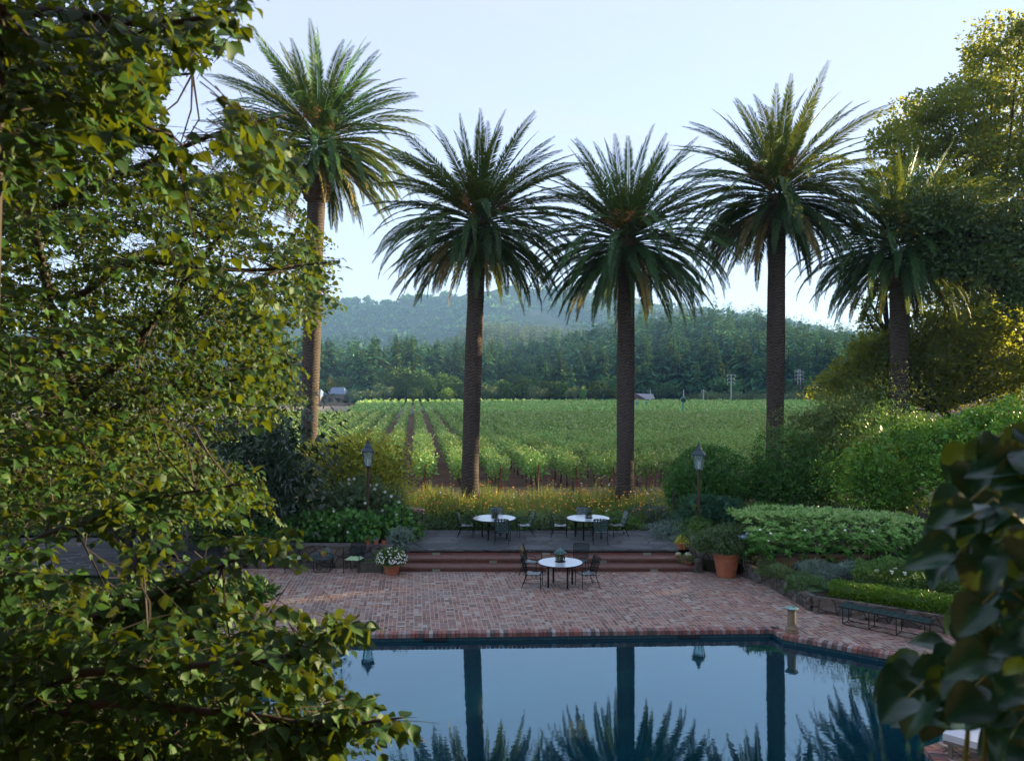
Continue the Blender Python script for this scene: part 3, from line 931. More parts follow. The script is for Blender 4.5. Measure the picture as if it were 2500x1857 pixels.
t = pot('tiny terracotta pot of succulents on the low side table', (-6.12, 24.93, .487), .075, .12)
c = Cloud(5); c.blob((0, 0, .13), (.08, .08, .045), 120, .03, .6); c.build('plant', MT['gold'], t)
t = thing('cloche', (-6.05, 25.1, .487), 'small wire and glass cloche lantern behind the pot on the side table', 'lantern')
m = MB()
for k in range(8):
    a = PI / 4 * k
    m.tube([(.09 * math.cos(a), .09 * math.sin(a), 0), (.095 * math.cos(a), .095 * math.sin(a), .14), (.06 * math.cos(a), .06 * math.sin(a), .22), (.012 * math.cos(a), .012 * math.sin(a), .27)], .004, 4)
for z, r_ in ((.01, .092), (.14, .096), (.22, .062)):
    m.tube([(r_ * math.cos(a), r_ * math.sin(a), z) for a in np.linspace(0, 2 * PI, 17)], .004, 4, False)
m.tube([(.03 * math.cos(a), 0, .295 + .025 * math.sin(a)) for a in np.linspace(0, 2 * PI, 11)], .004, 4, False)
m.build('wire_cage', MT['verdigris'], t)

# daisies in a terracotta pot by the steps
t = pot('terracotta pot overflowing with small white daisies at the foot of the steps', (-3.86, 24.6, 0), .27, .33)
c = Cloud(9); c.blob((0, 0, .48), (.47, .42, .34), 2600, .05, .4, bump=.1, hemi=-.35); c.build('foliage', MT['lowgreen'], t)
m = MB(); r_ = random.Random(3)
for k in range(150):
    u = Vector((r_.gauss(0, 1), r_.gauss(-.35, 1), abs(r_.gauss(.15, .9)) - .2)).normalized()
    p = Vector((0, 0, .47)) + Vector((u.x * .5, u.y * .45, u.z * .38))
    n_ = (u + Vector((r_.uniform(-.3, .3), -.3, .3))).normalized()
    a = n_.cross(Vector((0, .2, 1))).normalized(); b = n_.cross(a)
    vs = [p + n_ * .004]
    for q in range(10):
        rr_ = .027 if q % 2 == 0 else .019
        vs.append(p + (a * math.cos(q * PI / 5) + b * math.sin(q * PI / 5)) * rr_ + n_ * .008)
    m.add(vs, [(0, 1 + q, 1 + (q + 1) % 10) for q in range(10)])
o = m.build('daisy_flowers', MT['white_petal'], t); o['kind'] = 'stuff'

# pots in a row on the wall cap
for i, (x, nm, mt, lab) in enumerate(((-4.83, 'plant', 'lowgreen', 'small terracotta pot of bright green leaves on the wall cap'),
                              (-4.55, 'agave', 'silver', 'small terracotta pot with a spiky blue agave on the wall cap'),
                              (-4.28, 'stubs', 'twig', 'small terracotta pot of reddish stubs on the wall cap, beside the silver bush'))):
    t = pot(lab, (x, 25.66, .735), .085, .145, group='little pots on the wall cap')
    c = Cloud(20 + i)
    n = (160, 42, 60)[i]
    u = unit(np.abs(c.rng.normal(size=(n, 3))) * np.sign(c.rng.normal(size=(n, 3))) * [1, 1, 1]); u[:, 2] = np.abs(u[:, 2]) * (1.2, .9, 2.0)[i]
    if i == 0: c.blob((0, 0, .2), (.11, .11, .09), n, .05, .6)
    else: c.leaves(np.tile([0, 0, .12], (n, 1)) + c.rng.normal(size=(n, 3)) * [.03, .03, .01], u, np.full(n, (0, .15, .09)[i]), (0, .14, .3)[i])
    c.build(nm, MT[mt], t)
t = thing('stone_trough', (-4.62, 25.05, 0), 'shallow mossy stone trough on the bricks behind the daisy pot', 'trough')
m = MB()
for b_ in ((0, -.2, .17, .8, .06, .34), (0, .2, .17, .8, .06, .34), (-.37, 0, .17, .06, .34, .335), (.37, 0, .17, .06, .34, .335), (0, 0, .05, .68, .34, .1)):
    m.box(b_[:3], b_[3:])
m.build('trough', MT['stone_trough'], t)
c = Cloud(31); c.blob((0, 0, .27), (.34, .17, .06), 500, .04, .6); c.build('moss', MT['lowgreen'], t)

# big pot, bowls on the steps, stone head at the pier
t = pot('large terracotta pot with lacy grey-green geranium beside the stone pier', (6.81, 24.35, 0), .40, .76)
c = Cloud(41)
for q in ((-.3, -.1, 1.1, .75, .55, .42), (.5, .05, 1.15, .7, .5, .4), (.1, -.2, .92, .5, .4, .25), (.55, -.2, .8, .4, .35, .28), (.1, .1, 1.35, .6, .5, .25), (1.05, .1, 1.25, .4, .4, .3), (-.75, 0, .98, .35, .35, .25)):
    c.blob(q[:3], q[3:], 1500, .055, .35, bump=.3, depth=.5)
c.build('foliage', MT['feather'], t)
for (px, py, z, r_, h, sh, lab, pl) in ((1663, 1340, TZ, .16, .22, 'std', 'rusty planter of drooping pelargonium at the terrace corner', 'drooping_plant'),
                                        (1682, 1362, .333, .17, .1, 'bowl', 'wide terracotta bowl of pale cacti on the steps near the pier', 'cactus'),
                                        (1656, 1360, .333, .11, .08, 'bowl', 'small round cactus in a shallow bowl on the steps', 'cactus'),
                                        (1682, 1378, .165, .17, .12, 'bowl', 'terracotta bowl of trailing succulents on the lowest step', 'succulent')):
    p = G(px, py, z)
    t = pot(lab, (p.x, p.y, z + .003), r_, h, shape=sh)
    if pl == 'cactus':
        m = MB()
        k_ = 5 if r_ > .15 else 2
        for k in range(k_):
            a = k * 2 * PI / k_; q = r_ * (.42 if k_ > 2 else .2)
            m.lathe([(.02, -.04), (.06, -.01), (.07, .03), (.055, .07), (.02, .09)], (q * math.cos(a), q * math.sin(a), h * .95), 12, lambda i, k: .08 * (-1) ** k)
        m.build('cactus', MT['cactus'], t, True)
    else:
        c = Cloud(int(px)); c.blob((0, 0, h + .04), (r_ * 1.2, r_ * 1.2, .12), 260, .06, .5, bump=.3)
        c.build(pl, MT['gold' if pl[0] == 'd' else 'olive'], t)
t = thing('stone_lion', (6.05, 24.9, 0), 'small dark weathered stone lion figure sitting at the foot of the pier', 'statue')
m = MB()
m.box((0, 0, .04), (.34, .26, .08))
m.lathe([(.12, .08), (.15, .12), (.13, .22), (.10, .30), (.06, .33)], (0.02, .02, 0), 14, lambda i, k: .06 * math.sin(k * 2.4 + i))
m.lathe([(.05, .26), (.105, .30), (.125, .37), (.10, .43), (.05, .455)], (-.02, -.06, 0), 14, lambda i, k: .08 * math.sin(k * 3.1 + i))
m.box((-.02, -.165, .355), (.07, .07, .06)); m.box((-.09, -.1, .15), (.05, .07, .16)); m.box((.06, -.1, .15), (.05, .07, .16))
m.build('figure', MT['stone_trough'], t, False)

# small blue bird ornament among the potted foliage
t = thing('bird_ornament', (7.25, 24.0, 1.3), 'pale blue glazed bird ornament above the big terracotta pot', 'ornament')
m = MB(); m.lathe([(.01, -.06), (.07, -.05), (.10, 0), (.09, .05), (.03, .075)], n=14)
m.tube([(.05, 0, .03), (.1, 0, .08), (.12, 0, .14), (.15, 0, .17)], [.035, .03, .03, .008], 8); m.tube([(-.06, 0, .0), (-.18, 0, .06)], [.045, .01], 6)
m.tube([(0, 0, -.05), (0, 0, -.9)], .006, 5)
m.build('bird', MT['bluedish'], t, True)

# sundial pedestal
t = thing('sundial', (6.86, 18.78, 0), 'short stone sundial pedestal with verdigris disc at the pool corner', 'sundial', rz=R(20))
m = MB()
m.lathe([(.165, 0), (.168, .05), (.15, .065), (.15, .085), (.16, .1), (.15, .125), (.125, .14), (.112, .17), (.105, .36), (.10, .52), (.118, .545), (.125, .57), (.12, .585)], n=8)
m.build('pedestal', MT['pedestal'], t, False)
m = MB(); m.lathe([(.10, .585), (.155, .592), (.16, .605), (.15, .612)], n=28); dial_ = m.build('dial', MT['verdigris'], t)
m = MB(); m.add([(.0, -.004, .612), (.11, -.004, .612), (.09, -.004, .69), (.0, .004, .612), (.11, .004, .612), (.09, .004, .69)], [(0, 1, 2), (5, 4, 3), (0, 3, 4, 1), (1, 4, 5, 2), (2, 5, 3, 0)])
m.build('gnomon', MT['verdigris'], dial_)

# long mesh bench
a, b = Vector((8.31, 19.47, 0)), Vector((9.83, 18.02, 0))
L = (b - a).length; ang = math.atan2(b.y - a.y, b.x - a.x)
t = thing('garden_bench', (a + b) / 2 + Vector((.14, .16, 0)), 'long low backless green mesh bench in front of the bed wall', 'bench', rz=ang)
m = MB()
for k in range(26):
    x = -L / 2 + L * (k + .5) / 26
    strip(m, [(x, -.22, .45 + .004 * (-1) ** k), (x, .22, .45 + .004 * (-1) ** k)], .06, (0, 0, 1))
for k in range(6):
    y = -.2 + .08 * k
    strip(m, [(-L / 2, y, .455), (L / 2, y, .455)], .055, (0, 0, 1))
m.build('seat', MT['bench'], t)
m = MB(); m.tube([(-L / 2, -.23, .44), (L / 2, -.23, .44), (L / 2, .23, .44), (-L / 2, .23, .44), (-L / 2, -.23, .44)], .012, 6); m.build('seat_frame', MT['black_metal'], t)
for s in (-1, 1):
    m = MB(); y = .2 * s
    m.tube([(-L / 2 + .1, y, .44), (-L / 2 + .1, y, .06), (-L / 2 + .15, y, .014), (L / 2 - .15, y, .014), (L / 2 - .1, y, .06), (L / 2 - .1, y, .44)], .012, 6)
    m.build('runner', MT['black_metal'], t)
for k in range(4):
    x = -L / 2 + .1 + (L - .2) * k / 3
    m = MB(); m.tube([(x, -.2, .44), (x, -.2, .014)], .011, 6); m.tube([(x, .2, .44), (x, .2, .014)], .011, 6); m.tube([(x, -.2, .42), (x, .2, .42)], .009, 5); m.tube([(x, -.2, .02), (x, .2, .02)], .009, 5)
    m.build('leg', MT['black_metal'], t)

# white cushioned lounger by the near pool edge
t = thing('sun_lounger', (7.95, 12.1, 0), 'white cushioned lounger by the pool beneath the blurred leaves', 'sun lounger', rz=R(-42))
m = MB(); m.box((0, 0, .24), (1.9, .66, .05)); [m.box((x, y, .11), (.06, .06, .22)) for x in (-.85, .85) for y in (-.28, .28)]
m.build('frame', MT['drywood'], t)
m = MB(); m.box((-.32, 0, .33), (1.26, .66, .11)); m.build('cushion', MT['cushionwhite'], t)
m = MB(); m.box((.63, 0, .36), (.62, .66, .11), M=Matrix.Rotation(R(-14), 3, 'Y')); m.build('head_cushion', MT['cushionwhite'], t)


# ------------------------------------------------------------------ lamp posts
def lamp_post(label, px, d, rz, ztop, tilt=0):
    z_top = ztop; x = (px - 1250) / F * d
    t = thing('lamp_post', (x, d, TZ - .01), label, 'street lamp', 'lantern posts in the shrubs', rz)
    h = z_top - TZ
    zb = h - 1.03       # bottom of the lantern
    m = MB(); m.tube([(0, 0, -.1), (0, 0, zb + .02)], [.055, .045], 10); m.lathe([(.05, 0), (.07, .02), (.06, .05)], (0, 0, zb - .05), 10); m.build('pole', MT['rusty'], t)
    lf = MB(); wb, wt, hh = .115, .19, .54
    z0, z1 = zb, zb + hh
    cb = [(-wb, -wb), (wb, -wb), (wb, wb), (-wb, wb)]; ct = [(-wt, -wt), (wt, -wt), (wt, wt), (-wt, wt)]
    for k in range(4):
        k2 = (k + 1) % 4
        lf.tube([(*cb[k], z0), (*ct[k], z1)], .013, 5)
        lf.tube([(*cb[k], z0), (*cb[k2], z0)], .014, 5); lf.tube([(*ct[k], z1), (*ct[k2], z1)], .014, 5)
    lf.box((0, 0, z0 - .012), (wb * 2, wb * 2, .03))
    lfo = lf.build('lantern_frame', MT['lamp_metal'], t)
    for k in range(4):
        k2 = (k + 1) % 4
        g = MB(); s = .97
        g.add([(cb[k][0] * s, cb[k][1] * s, z0 + .01), (cb[k2][0] * s, cb[k2][1] * s, z0 + .01), (ct[k2][0] * s, ct[k2][1] * s, z1 - .01), (ct[k][0] * s, ct[k][1] * s, z1 - .01)], [(0, 1, 2, 3)])
        g.build('glass_pane', MT['glass'], lfo)
    g = MB()
    for k in range(3):
        a = k * 2.1; g.tube([(.04 * math.cos(a), .04 * math.sin(a), z0 + .02), (.04 * math.cos(a), .04 * math.sin(a), z0 + .3)], .013, 6)
    g.build('candle_bulbs', MT['white_petal'], lfo)
    rf = MB(); w2 = wt + .045
    def sq(r_, z): return [(-r_, -r_, z), (r_, -r_, z), (r_, r_, z), (-r_, r_, z)]
    rings = [sq(w2, z1 - .005), sq(w2, z1 + .02), sq(.115, z1 + .155), sq(.125, z1 + .175), sq(.11, z1 + .19), sq(.05, z1 + .31)]
    vs = [p for r_ in rings for p in r_]
    fs = [(3, 2, 1, 0)] + [(4 * i + k, 4 * i + (k + 1) % 4, 4 * i + 4 + (k + 1) % 4, 4 * i + 4 + k) for i in range(len(rings) - 1) for k in range(4)] + [(20, 21, 22, 23)]
    rf.add(vs, fs); rfo = rf.build('roof', MT['lamp_metal'], t)
    f = MB(); f.lathe([(.05, 0), (.075, .015), (.055, .045), (.03, .06), (.045, .08), (.02, .10), (.008, .14), (.002, .17)], (0, 0, z1 + .305), 10)
    f.build('finial', MT['lamp_metal'], rfo)
    return t
lamp_post('lantern lamp post rising from the golden shrub', 898, 27.9, R(14), HC + (942 - 1068) / F * 27.9)
lamp_post('lantern lamp post in front of the clipped round bush', 1706, 28.1, R(-24), HC + (942 - 1076) / F * 28.1)
# ------------------------------------------------------------------ date palms
def frond(c, base, az, e0, L, bend, rng, rnd0, n=58, wmax=.50, twist=0.0):
    """feather leaf: curved rachis plus two rows of narrow leaflets"""
    K = 14
    s = np.linspace(0, 1, K)
    el = e0 - bend * s ** 1.7
    ds = L / (K - 1)
    side = rng.normal() * .18
    azs = az + side * s
    d = np.stack([np.cos(el) * np.cos(azs), np.cos(el) * np.sin(azs), np.sin(el)], 1)
    P = base + np.vstack([[0, 0, 0], np.cumsum(d[:-1] * ds, 0)])
    S = np.stack([-np.sin(azs), np.cos(azs), 0 * azs], 1)
    tw = twist * s
    U = np.cross(d, S) * -1
    S2 = S * np.cos(tw)[:, None] + U * np.sin(tw)[:, None]
    U2 = np.cross(S2, d); U2 = -U2 if np.mean(U2[:, 2]) < 0 else U2
    # rachis
    w = .035 * (1 - s) + .006
    q = np.stack([P - S2 * w[:, None], P + U2 * w[:, None] * .7, P + S2 * w[:, None], P - U2 * w[:, None] * .5], 1).reshape(-1, 3)
    f = []
    for i in range(K - 1):
        for k in range(4):
            f.append((4 * i + k, 4 * i + (k + 1) % 4, 4 * i + 4 + (k + 1) % 4, 4 * i + 4 + k))
    c.put(q, np.array(f), np.full(len(q), min(1, rnd0 + .25)))
    # leaflets
    t = np.linspace(.12, .995, n)
    def at(A): return np.stack([np.interp(t, s, A[:, i]) for i in range(3)], 1)
    p, dd, ss, uu = at(P), unit(at(d)), unit(at(S2)), unit(at(U2))
    prof = np.interp(t, [0, .12, .2, .45, .8, 1], [.1, .4, .8, 1.0, .72, .28])
    for sg in (-1, 1):
        fwd = np.interp(t, [0, 1], [.7, 1.6])[:, None]
        jit = rng.normal(size=(n, 3)) * .06
        lift = rng.uniform(.25, .5, (n, 1))
        D = unit(ss * sg + dd * fwd + uu * lift + jit)
        D = unit(D + np.array([0, 0, -.22]))
        ln = prof * wmax * rng.uniform(.85, 1.1, n)
        c.leaves(p, D, ln, aspect=.13, fold=.3, droop=.06, r=np.clip(rnd0 + rng.normal(size=n) * .08, 0, 1), up=uu + rng.normal(size=(n, 3)) * .25)


def palm(label, px_base, py_dummy, d, px_top, hub_py, trunk_w, boss_w, boss_top, boss_bot, seed, nf=170, Ls=1.0, lean=0.0, zb=TZ, flare=1.25, low=-1.0):
    rng = np.random.default_rng(seed)
    x0 = (px_base - 1250) / F * d; x1 = (px_top - 1250) / F * d
    hub = HC + (HY - hub_py) / F * d
    zb0 = zb - .1
    t = thing('date_palm', (x0, d, zb0), label, 'palm tree', 'tall date palms in a row')
    H = hub - zb0
    # trunk
    zt = HC + (HY - boss_top) / F * d - zb0; zbm = HC + (HY - boss_bot) / F * d - zb0
    nz = int(zbm / .035); ns = 36
    z = np.linspace(0, zbm, nz); a = np.linspace(0, 2 * PI, ns, endpoint=False)
    Z, A = np.meshgrid(z, a, indexing='ij')
    def cx(zz): return (x1 - x0) * (zz / H) ** 1.3 + lean * np.sin(zz / H * PI)
    ph = rng.uniform(0, 6)
    spiral = Z / .135 + .9 * np.sin(3 * A + Z * 1.7 + ph) * .35 + rng.normal(size=ns)[None, :] * .22
    saw = spiral - np.floor(spiral)
    base = trunk_w / 2 * (1 + (flare - 1) * np.exp(-Z / .9)) * (1 + .03 * np.sin(Z * .9 + ph))
    rr_ = base * (1 + .055 * saw - .02 + rng.normal(size=Z.shape) * .012)
    V = np.stack([cx(Z) + rr_ * np.cos(A), rr_ * np.sin(A), Z], -1).reshape(-1, 3)
    i, j = np.meshgrid(np.arange(nz - 1), np.arange(ns), indexing='ij')
    b = (i * ns + j).ravel(); b2 = (i * ns + (j + 1) % ns).ravel()
    Fs = np.stack([b, b2, b2 + ns, b + ns], 1)
    mesh_obj('trunk', V, Fs, MT['trunk'], t, False, np.where(saw < .22, 1.0, 0.0).ravel())
    # boss of cut frond bases
    nz2, ns2 = 40, 44
    z = np.linspace(zbm - .06, zt + .5, nz2); a = np.linspace(0, 2 * PI, ns2, endpoint=False)
    Z, A = np.meshgrid(z, a, indexing='ij')
    s = (Z - z[0]) / (z[-1] - z[0])
    prof = np.interp(s, [0, .05, .25, .6, 1], [trunk_w / 2 * 1.05, boss_w / 2 * .82, boss_w / 2, boss_w / 2 * .92, boss_w / 2 * .5])
    cell = ((np.arange(nz2)[:, None] // 2 + np.arange(ns2)[None, :] // 2) % 2)
    rr_ = prof * (1 + .09 * cell + rng.normal(size=Z.shape) * .03)
    V = np.stack([cx(Z) + rr_ * np.cos(A), rr_ * np.sin(A), Z], -1).reshape(-1, 3)
    i, j = np.meshgrid(np.arange(nz2 - 1), np.arange(ns2), indexing='ij')
    b = (i * ns2 + j).ravel(); b2 = (i * ns2 + (j + 1) % ns2).ravel()
    mesh_obj('frond_base_boss', V, np.stack([b, b2, b2 + ns2, b + ns2], 1), MT['boss'], t, False)
    # crown
    c = Cloud(seed + 1)
    xc = cx(np.array(H))
    for k in range(nf):
        q = k / (nf - 1)                      # 0 youngest (upright) .. 1 oldest (hanging)
        e0 = math.asin(max(-.75, min(.995, .99 - 1.58 * q ** .82 + rng.normal() * .035)))
        bend = R(18 + 66 * min(1, q * 1.7) + rng.normal() * 9)
        if q > .7: bend = R(rng.uniform(34, 62))
        L = Ls * (4.5 if q < .1 else 5.25 if q < .65 else 4.25) * rng.uniform(.9, 1.06)
        az = k * 2.39996 + rng.normal() * .12
        zz = H + .35 - 1.15 * q
        rb = .12 + .38 * q
        base = np.array([xc + rb * math.cos(az), rb * math.sin(az), zz])
        tone = .92 - .5 * q if q < .5 else .66 - .3 * (q - .5) + rng.normal() * .07
        if q > .84 and rng.random() < .4: tone = rng.uniform(0, .22)
        frond(c, base, az, e0, L, bend, rng, float(np.clip(tone, 0, 1)), n=76, twist=rng.normal() * .5, wmax=.48 * Ls)
    crown_ = c.build('crown', MT['palm'], t)
    m = MB(); r_ = random.Random(seed)
    for k in range(13):
        az = r_.uniform(0, 6.28); e = R(r_.uniform(25, 60)); L = r_.uniform(1.1, 1.7)
        p0 = Vector((xc + .3 * math.cos(az), .3 * math.sin(az), H))
        p1 = p0 + Vector((math.cos(az) * math.cos(e), math.sin(az) * math.cos(e), math.sin(e))) * L
        m.tube([p0, (p0 + p1) / 2 + Vector((0, 0, .1)), p1], [.04, .03, .02], 5)
        for q in range(48):
            v = Vector((r_.gauss(0, 1), r_.gauss(0, 1), r_.gauss(.1, .8))).normalized() * r_.uniform(.3, .65)
            s_ = p0.lerp(p1, r_.uniform(.55, 1))
            m.tube([s_, s_ + v * .6 + Vector((0, 0, .04)), s_ + v], [.012, .009, .004], 3, False)
    m.build('fruit_stalks', MT['fibre'], crown_)
    return t

palm('tallest date palm, sunlit, standing behind the leafy birch', 752, 0, 38.0, 778, 338, .84, 1.35, 410, 490, 11, Ls=1.06, flare=1.0)
palm('leaning-crowned date palm rising behind the terrace table by the lilies', 1146, 0, 34.6, 1169, 536, .76, 1.38, 560, 624, 22, Ls=1.0)
palm('lower-crowned date palm with a flared foot behind the terrace', 1526, 0, 35.0, 1530, 578, .78, 1.35, 600, 662, 33, Ls=1.02, flare=1.32)
palm('tall upright date palm behind the dark clipped bushes', 1891, 0, 36.2, 1898, 466, .80, 1.35, 500, 570, 44, Ls=1.06, flare=1.0)
palm('date palm half merged with the big spreading tree', 2197, 0, 37.0, 2196, 590, .86, 1.4, 640, 700, 55, Ls=1.0, flare=1.0)
# ------------------------------------------------------------------ shrubs and flowers
def shrub(name, label, cat, lumps, mat, n, size, aspect=.5, zb=TZ, group=None, part='foliage', flowers=None, trunk=None, seed=0, **kw):
    """lumps: (px, py, depth, rx, ry, rz) in photo px / metres"""
    cs = [(W(px, py, d), (rx, ry, rz)) for px, py, d, rx, ry, rz in lumps]
    cen = sum((c for c, _ in cs), Vector()) / len(cs)
    o = Vector((cen.x, cen.y, zb))
    t = thing(name, o, label, cat, group)
    c = Cloud(seed)
    tot = sum(r[0] * r[1] + r[0] * r[2] + r[1] * r[2] for _, r in cs)
    for p, r in cs:
        k = (r[0] * r[1] + r[0] * r[2] + r[1] * r[2]) / tot
        q = p - o
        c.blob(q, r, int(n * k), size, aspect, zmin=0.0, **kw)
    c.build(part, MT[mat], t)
    if trunk:
        m = MB()
        for pts, r0 in trunk:
            P = [Vector(p) - Vector((0, 0, 0)) for p in pts]
            m.tube(P, [r0 * (1 - .6 * i / (len(P) - 1)) for i in range(len(P))], 8)
        m.build('trunk', MT['bark'], t)
    if flowers:
        fm, cnt, sz = flowers
        m = MB(); rr_ = random.Random(seed)
        for k in range(cnt):
            p, r = cs[rr_.randrange(len(cs))]
            u = Vector((rr_.gauss(0, 1), -abs(rr_.gauss(0, .8)), abs(rr_.gauss(.3, .7)))).normalized()
            q = p - o + Vector((u.x * r[0], u.y * r[1], u.z * r[2])) * 1.06
            for w in range(5):
                a = w * 2 * PI / 5 + k
                d1 = Vector((math.cos(a), -.3, math.sin(a))).normalized() * sz
                d2 = Vector((math.cos(a + 1.0), -.3, math.sin(a + 1.0))).normalized() * sz
                m.add([q, q + d1, q + d2], [(0, 1, 2)])
        o_ = m.build('flowers', MT[fm], t); o_['kind'] = 'stuff'
    return t

B = 'big shrubs bordering the vineyard'
# --- behind the leafy tree
t = shrub('golden_shrub', 'big rounded golden green shrub behind the lantern post', 'shrub',
      [(868, 1140, 31.5, 1.7, 1.4, 1.55), (925, 1175, 31.0, 1.1, 1.1, 1.35), (805, 1150, 31.8, 1.2, 1.2, 1.3), (900, 1245, 30.5, 1.5, 1.1, .9)], 'gold', 12000, .15, .34, group=B, bump=.22, down=.25, seed=1)
shrub('broadleaf_shrub', 'dense dark evergreen with long drooping leaves beside the golden shrub', 'shrub',
      [(610, 1090, 28.5, 2.1, 1.7, 1.3), (690, 1150, 27.5, 1.2, 1.3, 1.6), (520, 1130, 28.0, 1.9, 1.6, 1.7), (700, 1230, 27.0, .95, 1.0, 1.0), (400, 1160, 27.5, 1.7, 1.5, 1.5), (250, 1150, 27.5, 2.0, 1.5, 1.5)],
      'loquat', 11500, .27, .26, zb=0, bump=.3, down=.9, depth=.4, seed=2)
shrub('feathery_shrub', 'soft dark feathery shrub below the lantern post', 'shrub',
      [(930, 1245, 28.6, 1.15, .9, .95), (985, 1275, 28.0, .55, .7, .6), (870, 1220, 29.2, .9, .8, .8), (800, 1240, 28.8, .8, .7, .7)], 'feather', 9000, .11, .22, bump=.3, flowers=('white_petal', 26, .06), seed=3)
shrub('vine_shrub', 'sprawling lobed-leaf shrub hanging over the retaining wall', 'shrub',
      [(790, 1285, 27.0, 1.2, .7, .55), (880, 1290, 26.8, .75, .6, .45), (710, 1290, 27.0, .9, .7, .5), (960, 1290, 27.3, .6, .6, .45)], 'privet', 4200, .17, .8, bump=.3, down=.4, flowers=('white_petal', 8, .05), seed=4)
shrub('silver_bush', 'small silvery bush behind the daisy pot', 'shrub', [(968, 1318, 25.95, .36, .3, .34), (985, 1300, 26.2, .25, .25, .2)], 'silver', 1500, .07, .2, zb=.45, bump=.4, seed=5)

def twisted(loc, H, label):
    t = thing('broadleaf_tree', loc, label, 'tree')
    m = MB(); r_ = random.Random(8)
    for pts, r0 in (([(0, 0, -.1), (-.05, 0, .5), (-.35, .1, 1.1), (-1.0, .1, 1.8), (-1.5, .2, 2.7)], .27),
                    ([(.1, 0, -.1), (.25, 0, .55), (.5, -.1, 1.2), (.6, 0, 1.9), (.9, .2, 2.8)], .22),
                    ([(.15, .1, .3), (.7, .2, .9), (1.3, .2, 1.5), (1.9, .3, 2.5)], .15),
                    ([(-.1, 0, .8), (0, .1, 1.5), (-.2, .1, 2.5)], .14)):
        m.tube(pts, [r0 * (1 - .14 * i) for i in range(len(pts))], 10)
    m.build('trunk', MT['bark'], t)
    c = Cloud(81)
    for x, y, z, a, b_, h in ((-1.3, .2, 3.2, 1.5, 1.3, .8), (.4, .1, 3.4, 1.5, 1.3, .85), (1.9, .3, 3.2, 1.3, 1.2, .9), (.3, 0, 2.35, 1.0, .8, .4), (2.3, .1, 2.4, .8, .8, .55), (-2.0, .1, 2.4, .9, .8, .6)):
        c.blob((x, y, z), (a, b_, h), 1200, .24, .27, down=1.1, depth=.45, core=False)
    c.build('crown', MT['loquat'], t)
p = G(318, 1408)
twisted((p.x, p.y, 0), 3, 'dark multi-stemmed tree with drooping leaves beside the black dog')

# --- on the far side of the terrace
shrub('clipped_bush', 'dark rounded clipped bush behind the second lantern post', 'shrub',
      [(1722, 1162, 31.0, 1.5, 1.3, 1.2), (1690, 1200, 30.6, 1.1, 1.0, 1.0), (1760, 1205, 30.8, 1.0, 1.0, .9)], 'privet', 13500, .11, .45, group=B, bump=.12, depth=.2, seed=11,
      trunk=[([(-1.35, -.9, -.1), (-1.25, -.9, .5), (-1.5, -.8, 1.1), (-1.45, -.7, 1.6)], .14)])
shrub('clipped_bush', 'dark dense bush between the tall palm and the pale edged border', 'shrub',
      [(1935, 1150, 31.0, 1.6, 1.3, 1.0), (1990, 1190, 30.5, 1.3, 1.1, .9), (1880, 1190, 30.6, 1.1, 1.1, .95)], 'privet', 13000, .115, .45, group=B, bump=.16, depth=.25, seed=12)
shrub('lacy_shrub', 'airy grey-green shrub with brown tips under the palms', 'shrub',
      [(2010, 1045, 32.5, 1.6, 1.3, 1.2), (2090, 1020, 33.0, 1.4, 1.3, 1.2), (1985, 1100, 32.0, 1.4, 1.2, 1.0), (2070, 1110, 31.6, 1.4, 1.1, 1.1)], 'lacy', 16000, .10, .3, group=B, bump=.4, depth=.55, seed=13)
shrub('bright_shrub', 'large bright green bush with yellowish lower leaves', 'shrub',
      [(2185, 1130, 29.0, 1.7, 1.5, 1.5), (2110, 1160, 28.4, .9, .9, 1.2), (2260, 1090, 29.5, 1.7, 1.5, 1.4), (2180, 1210, 28.0, 1.3, 1.0, .9), (2330, 1130, 28.0, 1.5, 1.2, 1.3)], 'bright', 19000, .115, .4, group=B, bump=.3, depth=.4, seed=14)
shrub('bright_shrub', 'tall leafy green bush at the edge behind the big bright bush', 'shrub',
      [(2420, 1060, 28.0, 1.7, 1.4, 1.3), (2490, 1120, 26.0, 1.5, 1.2, 1.6), (2420, 1200, 25.0, 1.2, 1.1, 1.2)], 'bright', 9000, .16, .4, group=B, bump=.3, seed=15)
H_ = []
rr = random.Random(5)
for k in range(26):
    px = 1840 + k * 17.0 + rr.uniform(-8, 8)
    H_.append((px, 1298 + rr.uniform(-18, 18) + (k > 20) * 10, 24.2 + rr.uniform(-.5, .9), .55, .5, .5))
